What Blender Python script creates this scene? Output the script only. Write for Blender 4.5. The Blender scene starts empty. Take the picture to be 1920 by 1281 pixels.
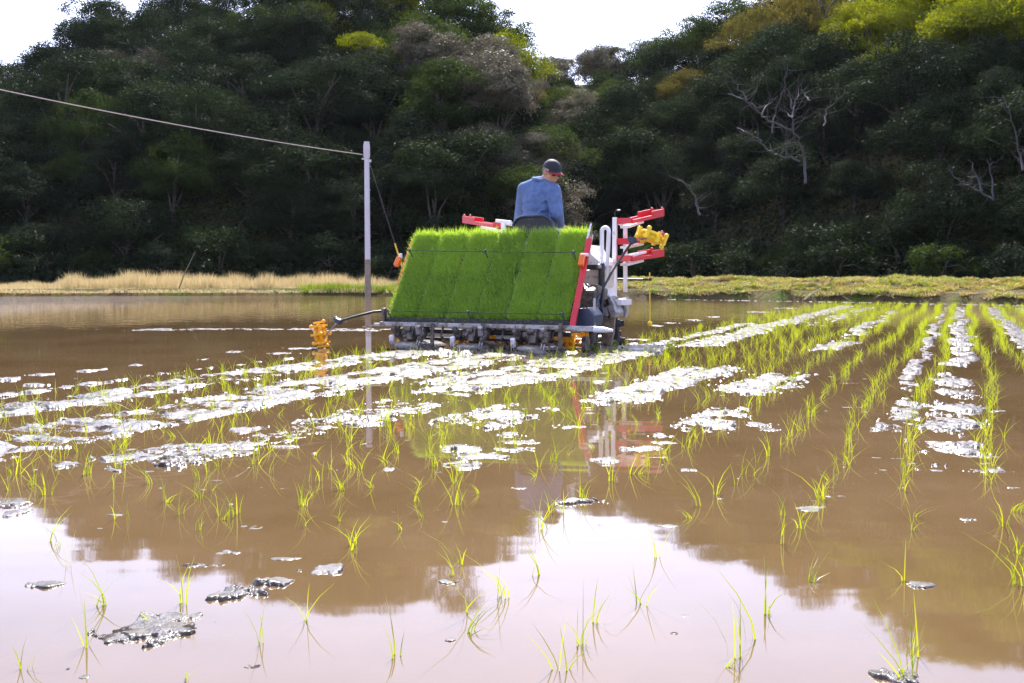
import bpy, bmesh, math, random
import numpy as np
from mathutils import Vector, Matrix, Euler, noise
R = math.radians
rng = random.Random(7)
nr = np.random.RandomState(11)
scene = bpy.context.scene
C = scene.collection

# ---------------- camera, sky, sun, exposure ----------------
CH, F, HY = 0.70, 1900.0, 518.0          # camera height (m), focal length and horizon row in photograph pixels
cam_d = bpy.data.cameras.new('camera')
cam = bpy.data.objects.new('camera', cam_d); C.objects.link(cam)
PITCH = math.atan((640.5 - HY) / F)
cam.location = (0, 0, CH)
cam.rotation_euler = (R(90) - PITCH, 0, 0)
cam_d.sensor_width = 36; cam_d.lens = 36 * F / 1920
cam_d.clip_start = 0.05; cam_d.clip_end = 3000
scene.camera = cam
SUN_EL, SUN_AZ = 48.0, 2.0             # azimuth from the viewing direction, negative = left
world = bpy.data.worlds.new("World"); scene.world = world
world.use_nodes = True
wn = world.node_tree
bg = wn.nodes['Background']
sky = wn.nodes.new('ShaderNodeTexSky')
sky.sky_type = 'NISHITA'; sky.sun_disc = False
sky.sun_elevation = R(SUN_EL); sky.sun_rotation = R(SUN_AZ)
sky.altitude = 0; sky.air_density = 1.0; sky.dust_density = 1.2; sky.ozone_density = 1.0
hsv = wn.nodes.new('ShaderNodeHueSaturation'); hsv.inputs['Saturation'].default_value = 0.5
tint = wn.nodes.new('ShaderNodeMix'); tint.data_type = 'RGBA'; tint.blend_type = 'MULTIPLY'; tint.inputs['Factor'].default_value = 1; tint.inputs['B'].default_value = (0.96, 0.965, 1.21, 1)
wn.links.new(sky.outputs[0], hsv.inputs['Color']); wn.links.new(hsv.outputs[0], tint.inputs['A'])
wn.links.new(tint.outputs['Result'], bg.inputs['Color'])
bg.inputs['Strength'].default_value = 0.15
sun_d = bpy.data.lights.new('sun', 'SUN'); sun_d.energy = 4.8; sun_d.angle = R(0.5); sun_d.color = (1.0, 0.95, 0.86)
sun = bpy.data.objects.new('sun', sun_d); C.objects.link(sun)
sdir = Vector((math.sin(R(SUN_AZ)) * math.cos(R(SUN_EL)), math.cos(R(SUN_AZ)) * math.cos(R(SUN_EL)), math.sin(R(SUN_EL))))
sun.rotation_euler = sdir.to_track_quat('Z', 'Y').to_euler()
sun.location = (-10, 20, 30)
vs = scene.view_settings
vs.view_transform = 'Standard'; vs.look = 'None'; vs.exposure = 1.35; vs.gamma = 1; vs.use_curve_mapping = False
scene.cycles.max_bounces = 8; scene.cycles.transparent_max_bounces = 16

# ---------------- helpers ----------------
cp, sp_ = math.cos(PITCH), math.sin(PITCH)
def ray(px, py):
    x, y = (px - 960) / F, (640.5 - py) / F
    return np.array([x, cp + y * sp_, -sp_ + y * cp])
def ground(px, py, z=0.0):
    d = ray(px, py); t = (z - CH) / d[2]
    return np.array([0, 0, CH]) + t * d
def at_depth(px, py, Y):
    d = ray(px, py); t = Y / d[1]
    return np.array([0, 0, CH]) + t * d

def node_mat(name):
    m = bpy.data.materials.new(name); m.use_nodes = True
    return m, m.node_tree, m.node_tree.nodes['Principled BSDF']
def ramp(nt, stops):
    r = nt.nodes.new('ShaderNodeValToRGB')
    e = r.color_ramp.elements
    while len(e) < len(stops): e.new(0.5)
    for i, (p, c) in enumerate(stops):
        e[i].position = p; e[i].color = (*c, 1)
    return r
def noise_node(nt, scale, detail=4, rough=0.55, vec=None, dims='3D'):
    n = nt.nodes.new('ShaderNodeTexNoise'); n.inputs['Scale'].default_value = scale
    n.inputs['Detail'].default_value = detail; n.inputs['Roughness'].default_value = rough
    if vec is not None: nt.links.new(vec, n.inputs['Vector'])
    return n
def coords(nt, kind='Object', scale=None):
    tc = nt.nodes.new('ShaderNodeTexCoord')
    if scale is None: return tc.outputs[kind]
    mp = nt.nodes.new('ShaderNodeMapping'); mp.inputs['Scale'].default_value = scale
    nt.links.new(tc.outputs[kind], mp.inputs['Vector'])
    return mp.outputs[0]
def mat(name, col, rough=0.5, metal=0.0, var=0.12, scale=9.0, dirt=None, dirt_amt=0.5, bump=0.0, coat=0.0, spec=0.5):
    """a painted / metal / cloth surface with small tonal variation and optional dirt with a shape of its own"""
    m, nt, b = node_mat(name)
    v = coords(nt)
    n = noise_node(nt, scale, 5, 0.6, v)
    lo = tuple(max(0, c * (1 - var)) for c in col); hi = tuple(min(1, c * (1 + var)) for c in col)
    r = ramp(nt, [(0.3, lo), (0.7, hi)]); nt.links.new(n.outputs['Fac'], r.inputs[0])
    out = r.outputs[0]
    if dirt:
        n2 = noise_node(nt, scale * 1.7, 8, 0.7, v)
        r2 = ramp(nt, [(0.62 - dirt_amt * 0.3, (0, 0, 0)), (0.72 - dirt_amt * 0.25, (1, 1, 1))]); nt.links.new(n2.outputs['Fac'], r2.inputs[0])
        mx = nt.nodes.new('ShaderNodeMix'); mx.data_type = 'RGBA'
        nt.links.new(r2.outputs[0], mx.inputs['Factor']); nt.links.new(out, mx.inputs['A']); mx.inputs['B'].default_value = (*dirt, 1)
        out = mx.outputs['Result']
    nt.links.new(out, b.inputs['Base Color'])
    rr = nt.nodes.new('ShaderNodeMapRange'); rr.inputs['To Min'].default_value = max(0.03, rough - 0.08); rr.inputs['To Max'].default_value = min(1, rough + 0.1)
    nt.links.new(n.outputs['Fac'], rr.inputs['Value']); nt.links.new(rr.outputs[0], b.inputs['Roughness'])
    b.inputs['Metallic'].default_value = metal
    b.inputs['Specular IOR Level'].default_value = spec
    b.inputs['Coat Weight'].default_value = coat
    if bump:
        bp = nt.nodes.new('ShaderNodeBump'); bp.inputs['Strength'].default_value = bump; bp.inputs['Distance'].default_value = 0.02
        n3 = noise_node(nt, scale * 4, 6, 0.6, v)
        nt.links.new(n3.outputs['Fac'], bp.inputs['Height']); nt.links.new(bp.outputs[0], b.inputs['Normal'])
    return m
def leaf_mat(name, col, col2, rough=0.35, trans=0.35, spec=0.5, scale=0.6, island=0.5, sheen=None):
    """foliage: glossy front, translucent from behind; tone varies leaf by leaf and tree by tree"""
    m, nt, b = node_mat(name)
    geo = nt.nodes.new('ShaderNodeNewGeometry')
    oi = nt.nodes.new('ShaderNodeObjectInfo')
    n = noise_node(nt, scale, 3, 0.6, coords(nt))
    add = nt.nodes.new('ShaderNodeMath'); add.operation = 'MULTIPLY_ADD'; add.inputs[1].default_value = island
    nt.links.new(geo.outputs['Random Per Island'], add.inputs[0])
    ad2 = nt.nodes.new('ShaderNodeMath'); ad2.operation = 'MULTIPLY_ADD'; ad2.inputs[1].default_value = 0.6
    nt.links.new(n.outputs['Fac'], ad2.inputs[0])
    ad3 = nt.nodes.new('ShaderNodeMath'); ad3.operation = 'MULTIPLY'; ad3.inputs[1].default_value = 0.35
    nt.links.new(oi.outputs['Random'], ad3.inputs[0]); nt.links.new(ad3.outputs[0], ad2.inputs[2])
    nt.links.new(ad2.outputs[0], add.inputs[2])
    r = ramp(nt, [(0.25, col), (1.05, col2)]); nt.links.new(add.outputs[0], r.inputs[0])
    nt.links.new(r.outputs[0], b.inputs['Base Color'])
    b.inputs['Roughness'].default_value = rough; b.inputs['Specular IOR Level'].default_value = spec
    tr = nt.nodes.new('ShaderNodeBsdfTranslucent')
    hs = nt.nodes.new('ShaderNodeHueSaturation'); hs.inputs['Hue'].default_value = 0.475; hs.inputs['Saturation'].default_value = 1.15; hs.inputs['Value'].default_value = 1.8
    nt.links.new(r.outputs[0], hs.inputs['Color']); nt.links.new(hs.outputs[0], tr.inputs['Color'])
    front = b.outputs[0]
    if sheen is not None:
        df = nt.nodes.new('ShaderNodeBsdfDiffuse'); gl = nt.nodes.new('ShaderNodeBsdfGlossy'); gl.inputs['Roughness'].default_value = rough
        nt.links.new(r.outputs[0], df.inputs['Color']); m2 = nt.nodes.new('ShaderNodeMixShader'); m2.inputs[0].default_value = sheen
        nt.links.new(df.outputs[0], m2.inputs[1]); nt.links.new(gl.outputs[0], m2.inputs[2]); front = m2.outputs[0]
    mx = nt.nodes.new('ShaderNodeMixShader'); mx.inputs[0].default_value = trans
    nt.links.new(front, mx.inputs[1]); nt.links.new(tr.outputs[0], mx.inputs[2])
    nt.links.new(mx.outputs[0], nt.nodes['Material Output'].inputs['Surface'])
    return m

def put(name, me, parent=None, m=None, loc=None, rot=None):
    o = bpy.data.objects.new(name, me); C.objects.link(o)
    if m is not None: me.materials.append(m)
    if parent is not None: o.parent = parent
    if loc is not None: o.location = loc
    if rot is not None: o.rotation_euler = rot
    return o
def tag(o, label=None, cat=None, group=None, kind=None):
    if label: o['label'] = label
    if cat: o['category'] = cat
    if group: o['group'] = group
    if kind: o['kind'] = kind
    return o
def empty(name, loc=(0, 0, 0), rot=(0, 0, 0)):
    o = bpy.data.objects.new(name, None); C.objects.link(o)
    o.empty_display_size = 0.2; o.location = loc; o.rotation_euler = rot
    return o
def np_mesh(name, verts, faces, smooth=False):
    """verts (N,3), faces (M,k) arrays"""
    me = bpy.data.meshes.new(name)
    verts = np.asarray(verts, dtype=np.float32); faces = np.asarray(faces, dtype=np.int32)
    k = faces.shape[1]; M = len(faces)
    me.vertices.add(len(verts)); me.vertices.foreach_set('co', verts.ravel())
    me.loops.add(M * k); me.loops.foreach_set('vertex_index', faces.ravel())
    me.polygons.add(M); me.polygons.foreach_set('loop_start', np.arange(0, M * k, k, dtype=np.int32))
    if smooth: me.polygons.foreach_set('use_smooth', np.ones(M, dtype=bool))
    me.update(calc_edges=True); me.validate()
    return me

class MB:
    """collects shapes into one mesh"""
    def __init__(s): s.v = []; s.f = []
    def add(s, vs, fs):
        b = len(s.v); s.v += [tuple(map(float, p)) for p in vs]; s.f += [tuple(i + b for i in f) for f in fs]; return s
    def box(s, c, size, rot=None, bev=0.0):
        bm = bmesh.new(); bmesh.ops.create_cube(bm, size=1)
        for v in bm.verts: v.co = Vector((v.co.x * size[0], v.co.y * size[1], v.co.z * size[2]))
        if bev > 0: bmesh.ops.bevel(bm, geom=bm.edges[:], offset=bev, segments=2, affect='EDGES', profile=0.6)
        M = (Euler(rot).to_matrix() if rot is not None else Matrix.Identity(3))
        bm.verts.index_update()
        s.add([M @ v.co + Vector(c) for v in bm.verts], [[v.index for v in f.verts] for f in bm.faces]); bm.free(); return s
    def tube(s, pts, r, n=8, caps=True):
        pts = [Vector(map(float, p)) for p in pts]; rs = r if isinstance(r, (list, tuple)) else [r] * len(pts)
        vs = []; up = None
        for i, p in enumerate(pts):
            t = (pts[min(i + 1, len(pts) - 1)] - pts[max(i - 1, 0)]).normalized()
            if up is None:
                up = Vector((0, 0, 1)) if abs(t.z) < 0.9 else Vector((0, 1, 0))
            a = t.cross(up)
            if a.length < 1e-4: a = t.orthogonal()
            a.normalize(); b = a.cross(t).normalized(); up = b
            for k in range(n):
                th = 2 * math.pi * k / n
                vs.append(p + (a * math.cos(th) + b * math.sin(th)) * rs[i])
        fs = [[i * n + k, i * n + (k + 1) % n, (i + 1) * n + (k + 1) % n, (i + 1) * n + k] for i in range(len(pts) - 1) for k in range(n)]
        if caps: fs += [list(range(n))[::-1], [(len(pts) - 1) * n + k for k in range(n)]]
        return s.add(vs, fs)
    def bar(s, a, b, w, h):
        """rectangular bar from a to b, w across, h high"""
        a, b = Vector(map(float, a)), Vector(map(float, b)); t = (b - a).normalized()
        up = Vector((0, 0, 1)) if abs(t.z) < 0.95 else Vector((0, 1, 0))
        x = t.cross(up).normalized(); z = x.cross(t).normalized()
        vs = [p + x * (w / 2 * i) + z * (h / 2 * j) for p in (a, b) for i, j in ((-1, -1), (1, -1), (1, 1), (-1, 1))]
        return s.add(vs, [(0, 1, 2, 3), (7, 6, 5, 4), (0, 4, 5, 1), (1, 5, 6, 2), (2, 6, 7, 3), (3, 7, 4, 0)])
    def ball(s, c, r, rot=None, nu=14, nv=9):
        r = r if hasattr(r, '__len__') else (r, r, r)
        M = Euler(rot).to_matrix() if rot is not None else Matrix.Identity(3); c = Vector(c)
        vs = [M @ Vector((0, 0, r[2])) + c]
        for i in range(1, nv):
            ph = math.pi * i / nv
            for k in range(nu):
                th = 2 * math.pi * k / nu
                vs.append(M @ Vector((r[0] * math.sin(ph) * math.cos(th), r[1] * math.sin(ph) * math.sin(th), r[2] * math.cos(ph))) + c)
        vs.append(M @ Vector((0, 0, -r[2])) + c)
        fs = [(0, 1 + k, 1 + (k + 1) % nu) for k in range(nu)]
        for i in range(nv - 2):
            for k in range(nu):
                a = 1 + i * nu; fs.append((a + k, a + nu + k, a + nu + (k + 1) % nu, a + (k + 1) % nu))
        e = len(vs) - 1; a = 1 + (nv - 2) * nu
        fs += [(e, a + (k + 1) % nu, a + k) for k in range(nu)]
        return s.add(vs, fs)
    def cyl(s, a, b, r, n=16): return s.tube([a, b], r, n)
    def prism(s, outline, axis, d0, d1, frame=None):
        """outline of 2D points in the plane normal to axis ('x','y','z'), from d0 to d1"""
        def P(u, w, d):
            return {'x': (d, u, w), 'y': (u, d, w), 'z': (u, w, d)}[axis]
        n = len(outline)
        vs = [P(u, w, d0) for u, w in outline] + [P(u, w, d1) for u, w in outline]
        fs = [list(range(n)), list(range(n, 2 * n))[::-1]] + [(i, (i + 1) % n, n + (i + 1) % n, n + i) for i in range(n)]
        return s.add(vs, fs)
    def build(s, name, m, parent=None, smooth=False, bevel=0.0, loc=None, rot=None):
        me = bpy.data.meshes.new(name); me.from_pydata(s.v, [], s.f)
        bm = bmesh.new(); bm.from_mesh(me); bmesh.ops.recalc_face_normals(bm, faces=bm.faces)
        if bevel: bmesh.ops.bevel(bm, geom=[e for e in bm.edges if len(e.link_faces) == 2 and e.calc_face_angle(0) > 0.6], offset=bevel, segments=2, affect='EDGES', profile=0.6)
        bm.to_mesh(me); bm.free(); me.update()
        if smooth:
            me.polygons.foreach_set('use_smooth', [True] * len(me.polygons))
            try: me.set_sharp_from_angle(angle=R(40))
            except Exception: pass
        return put(name, me, parent, m, loc, rot)

# transplanter frame: rows and machine all run the same way, 23.85 degrees right of the line of sight
A = R(23.85)
O0 = ground(890, 657)
sa, ca = math.sin(A), math.cos(A)
V0 = O0[0] * sa + O0[1] * ca; U0 = O0[0] * ca - O0[1] * sa
def uv(x, y): return x * ca - y * sa - U0, x * sa + y * ca - V0      # world -> row frame
def xy(u, v):                                                        # row frame -> world
    u = u + U0; v = v + V0
    return u * ca + v * sa, -u * sa + v * ca

def smooth(t):
    t = np.clip(t, 0, 1); return t * t * (3 - 2 * t)

# value noise on numpy arrays (fractal)
_perm = nr.rand(256, 256)
def vnoise(x, y):
    xi = np.floor(x).astype(int); yi = np.floor(y).astype(int); fx = x - xi; fy = y - yi
    fx = fx * fx * (3 - 2 * fx); fy = fy * fy * (3 - 2 * fy)
    g = lambda i, j: _perm[i % 256, j % 256]
    return (g(xi, yi) * (1 - fx) + g(xi + 1, yi) * fx) * (1 - fy) + (g(xi, yi + 1) * (1 - fx) + g(xi + 1, yi + 1) * fx) * fy
def fbm(x, y, oct=4, gain=0.5):
    s = 0; a = 1; t = 0
    for k in range(oct):
        s = s + a * vnoise(x * 2 ** k + 17.3 * k, y * 2 ** k + 5.1 * k); t += a; a *= gain
    return s / t

# ---------------- the land ----------------
# shoreline of the flooded field: depth of the far edge by picture column
SH_P = [-1500, -400, 0, 600, 735, 1180, 1920, 2600, 3600]
SH_Y = [31.0, 33.5, 34.6, 36.5, 36.2, 31.6, 24.4, 21.5, 19.0]
def shore(p): return np.interp(p, SH_P, SH_Y)
Lp = [-900, -300, 0, 75, 100, 200, 370, 480, 600, 700, 830, 900, 960, 1000, 1040, 1060, 1085]
Ls = [280, 240, 165, 138, 98, 40, 2, -35, -45, -45, -25, 12, 72, 180, 290, 400, 515]
Rp = [880, 960, 1010, 1130, 1170, 1215, 1330, 1380, 1480, 1600, 1700, 1920, 2400, 2900]
Rs = [250, 165, 130, 120, 98, 72, 36, 5, -42, -75, -125, -180, -200, -150]
def hill_prof(p):
    """per column: (ridge height, foot depth, ridge depth) of the left and right hill and far ridge"""
    sL = np.interp(p, Lp, Ls); DfL = np.interp(p, [0, 900, 1085], [45.5, 46.5, 47]); DrL = np.interp(p, [0, 700, 960, 1050, 1085], [76, 75, 67, 55, 50])
    hL = CH + (HY - sL) / F * DrL - np.interp(p, [900, 1000, 1060], [3.6, 3.2, 2.0]); hL = np.where(p > 1090, -1, hL)
    sR = np.interp(p, Rp, Rs); DfR = np.interp(p, [900, 1200, 1500, 1900, 2800], [62, 55, 46, 39, 34]); DrR = DfR + np.interp(p, [1000, 1500, 1900], [28, 32, 32])
    hR = CH + (HY - sR) / F * DrR - 4.0; hR = np.where(p < 860, -1, hR)
    hF = CH + (HY - 96) / F * 132 - 4.0
    return (hL, DfL, DrL), (hR, DfR, DrR), (np.where((p > 700) & (p < 1500), hF, -1), 100 + p * 0, 132 + p * 0)
def hill_h(x, y):
    y = np.maximum(y, 1.0); p = 960 + F * x / y
    out = np.zeros_like(p) + 0.25
    for h, f, r in hill_prof(p):
        t = (y - f) / (r - f)
        hh = h * np.where(t < 1, np.clip(t, 0, 1) ** 0.8, 1 - 0.12 * np.clip(t - 1, 0, 3))
        out = np.maximum(out, hh)
    b = fbm(x * 0.12 + 40, y * 0.12 + 9, 4) - 0.5
    return out + b * 2.2 * np.clip((out - 0.5) / 4, 0, 1)
# terrain behind the banks, as one polar sheet that runs out to the horizon
ps = np.linspace(-2600, 4600, 300)
ds = np.concatenate([np.linspace(0, 14, 22), np.linspace(15, 70, 100), np.linspace(75, 130, 24), [200, 400, 900, 2000]])
PP, DD = np.meshgrid(ps, ds)
S = shore(PP)
left = smooth((1100 - PP) / 250)
YY = S + DD; XX = (PP - 960) / F * YY
# bank cross-section
clod = fbm(XX * 1.9, YY * 1.9, 4, .62) - 0.5
edge = np.clip(DD / 0.25, 0, 1)
zl = 0.13 * edge + 0.10 * smooth((DD - 1) / 5) + clod * 0.06 * edge
# right: dark vertical cut 0.13 m, slope up to a crest just below eye height, then down
zr = 0.19 * edge + 0.37 * smooth((DD - 0.4) / 3.6) - 0.2 * smooth((DD - 6) / 4) + clod * 0.34 * edge
ZZ = left * zl + (1 - left) * zr
HH = hill_h(XX, YY)
ZZ = np.where(HH > ZZ + 0.02, HH, ZZ); ZZ[0] = -0.35
ZZ[-3:] = np.maximum(np.minimum(ZZ[-3:], 6), 2)
n1, n0 = PP.shape
idx = np.arange(n1 * n0).reshape(n1, n0)
fc = np.stack([idx[:-1, :-1], idx[:-1, 1:], idx[1:, 1:], idx[1:, :-1]], -1).reshape(-1, 4)
# split: bank (first rows) and hill
rows_b = 40
vb = np.stack([XX, YY, ZZ], -1)
m_bank, nt, b = node_mat('bank soil and moss')
v = coords(nt)
na = noise_node(nt, 0.9, 6, 0.6, v); nb = noise_node(nt, 7, 6, 0.7, v)
r1 = ramp(nt, [(0.35, (0.06, 0.045, 0.028)), (0.5, (0.12, 0.10, 0.05)), (0.62, (0.08, 0.11, 0.025))])
r2 = ramp(nt, [(0.3, (0.55, 0.55, 0.55)), (0.7, (1.25, 1.2, 1.15))])
mx = nt.nodes.new('ShaderNodeMix'); mx.data_type = 'RGBA'; mx.blend_type = 'MULTIPLY'; mx.inputs['Factor'].default_value = 1
nt.links.new(na.outputs['Fac'], r1.inputs[0]); nt.links.new(nb.outputs['Fac'], r2.inputs[0])
nt.links.new(r1.outputs[0], mx.inputs['A']); nt.links.new(r2.outputs[0], mx.inputs['B']); nt.links.new(mx.outputs['Result'], b.inputs['Base Color'])
b.inputs['Roughness'].default_value = 0.95; b.inputs['Specular IOR Level'].default_value = 0.05
bp = nt.nodes.new('ShaderNodeBump'); bp.inputs['Distance'].default_value = 0.08; nt.links.new(nb.outputs['Fac'], bp.inputs['Height']); nt.links.new(bp.outputs[0], b.inputs['Normal'])
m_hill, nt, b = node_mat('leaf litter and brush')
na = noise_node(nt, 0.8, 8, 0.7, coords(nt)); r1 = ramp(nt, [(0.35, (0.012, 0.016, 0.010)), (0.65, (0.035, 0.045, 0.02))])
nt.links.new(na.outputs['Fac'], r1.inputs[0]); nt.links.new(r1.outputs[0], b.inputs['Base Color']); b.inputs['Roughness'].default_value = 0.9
def sheet(name, r0, r1_, m):
    V = vb[r0:r1_ + 1].reshape(-1, 3); nrw = r1_ - r0 + 1
    ii = np.arange(nrw * n0).reshape(nrw, n0)
    ff = np.stack([ii[:-1, :-1], ii[:-1, 1:], ii[1:, 1:], ii[1:, :-1]], -1).reshape(-1, 4)
    return tag(put(name, np_mesh(name, V, ff, True), None, m), kind='structure')
sheet('bank', 0, rows_b, m_bank)
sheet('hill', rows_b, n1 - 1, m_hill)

# ---------------- water ----------------
m_water, nt, b = node_mat('muddy water')
v = coords(nt, 'Object', (1, 1, 1))
na = noise_node(nt, 0.9, 9, 0.68, coords(nt, 'Object', (1, 0.8, 1)))
r1 = ramp(nt, [(0.34, (0.098, 0.061, 0.026)), (0.7, (0.146, 0.093, 0.049))])
nt.links.new(na.outputs['Fac'], r1.inputs[0]); nt.links.new(r1.outputs[0], b.inputs['Base Color'])
b.inputs['Roughness'].default_value = 0.03; b.inputs['IOR'].default_value = 1.5
sep = nt.nodes.new('ShaderNodeSeparateXYZ'); nt.links.new(v, sep.inputs[0])
# calm near the planted rows, wind ripples on the open water far left
far_ = nt.nodes.new('ShaderNodeMapRange'); far_.inputs['From Min'].default_value = 11; far_.inputs['From Max'].default_value = 24; far_.inputs['To Min'].default_value = 0.0; far_.inputs['To Max'].default_value = 1.0
nt.links.new(sep.outputs['Y'], far_.inputs['Value'])
lft = nt.nodes.new('ShaderNodeMapRange'); lft.inputs['From Min'].default_value = -5; lft.inputs['From Max'].default_value = -14; lft.inputs['To Min'].default_value = 0.05; lft.inputs['To Max'].default_value = 1.0
nt.links.new(sep.outputs['X'], lft.inputs['Value'])
mu = nt.nodes.new('ShaderNodeMath'); mu.operation = 'MULTIPLY'; nt.links.new(far_.outputs[0], mu.inputs[0]); nt.links.new(lft.outputs[0], mu.inputs[1])
nw = noise_node(nt, 4.0, 4, 0.6, coords(nt, 'Object', (1, 0.8, 1)))
bp = nt.nodes.new('ShaderNodeBump'); bp.inputs['Distance'].default_value = 0.16
nt.links.new(nw.outputs['Fac'], bp.inputs['Height']); nt.links.new(mu.outputs[0], bp.inputs['Strength'])
nc = noise_node(nt, 1.6, 2, 0.5, coords(nt, 'Object', (0.5, 2.0, 1)))
bq = nt.nodes.new('ShaderNodeBump'); bq.inputs['Distance'].default_value = 0.01; bq.inputs['Strength'].default_value = 0.15
nt.links.new(nc.outputs['Fac'], bq.inputs['Height']); nt.links.new(bp.outputs[0], bq.inputs['Normal']); nt.links.new(bq.outputs[0], b.inputs['Normal'])
wv = []; wf = []
pw = np.linspace(-2600, 4600, 60)
near = [((p - 960) / F * 6.0, -4.0) for p in pw]
farp = [((p - 960) / F * (shore(p) + 0.3), shore(p) + 0.3) for p in pw]
V = np.array([(x, y, 0) for x, y in near + farp]); n = len(pw)
tag(put('water', np_mesh('water', V, [(i, i + 1, n + i + 1, n + i) for i in range(n - 1)]), None, m_water), kind='structure')
Vg = np.array([(-60, -30, -0.36), (70, -30, -0.36), (70, 60, -0.36), (-60, 60, -0.36)])
tag(put('ground', np_mesh('ground', Vg, [(0, 1, 2, 3)]), None, m_bank), kind='structure')

# ---------------- mud ridges breaking the surface ----------------
def band(u, v, uc, hw, v0, v1, cov, curve=0.0, stripes=0):
    e = np.exp(-((u - uc - curve * (v / 8) ** 2) / hw) ** 4)
    w = smooth((v - v0) / 0.6) * smooth((v1 - v) / 0.6)
    f = e * w * cov
    if stripes: f = f * (0.55 + 0.75 * smooth(np.sin(v * stripes + 2 * vnoise(v * 0.8, u * 0.5)) * 1.2 + 0.4))
    return f
def mud_cover(x, y):
    u, v = uv(x, y)
    un = u + (fbm(v * 1.1 + 3, u * 0.7 + 8, 3) - 0.5) * 0.22
    c = np.zeros_like(u)
    for a in [(-0.42, 0.23, -9, 0.1, 1.0), (0.47, 0.31, -9, 0.1, 1.0), (1.40, 0.22, -3.6, 1.4, 0.92), (1.40, 0.22, -5.0, -3.3, 0.66), (1.42, 0.16, -6.0, -3.8, 0.62), (1.06, 0.12, -3.0, 2.0, 0.62), (0.1, 1.0, -0.7, 0.3, 0.62), (-1.0, .06, -9, -1, .45),
              (2.45, 0.22, -3.5, -0.6, 0.78), (3.08, 0.14, -4.5, -2.9, 0.62), (3.0, 0.22, -2.9, -0.9, 0.74), (2.05, .2, -4.6, -3.4, .5), (3.05, 0.16, 1.0, 3.2, 0.7), (3.0, 0.12, 3.0, 14, 0.62),
              (1.75, 0.22, 1.0, 17, 0.74), (1.32, 0.12, -0.6, 7, 0.62), (1.1, .14, -1.2, 1.5, .7), (3.9, 0.06, -4.0, 17, 0.62), (4.85, 0.14, 0.5, 17, 0.72), (5.5, 0.2, 4, 17, 0.66), (2.3, 0.15, 6, 16, 0.5), (5.1, .1, 0, 8, .5), (6.3, .3, 6, 17, .6),
              (-0.1, 0.2, -0.5, 0.9, 0.4)]:
        c = np.maximum(c, band(un, v, *a))
    for a in [(4.2, 0.11, -0.2, 17, 0.76), (4.18, 0.13, -2.4, -0.5, 0.74), (4.15, 0.15, -4.9, -2.2, 0.6)]:
        c = np.maximum(c, band(un, v, *a, stripes=9))
    n = 0.42 * fbm(u * 4.2, v * 1.0, 4, 0.6) + 0.58 * fbm(u * 15 + 31, v * 15 + 5, 5, 0.7)
    ds = shore(960 + F * x / y) - y
    c = np.maximum(c, .62 * smooth((ds - .05) / .2) * smooth((.75 - ds) / .3) * (960 + F * x / y > 1250))
    return c, n, u, v
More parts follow.
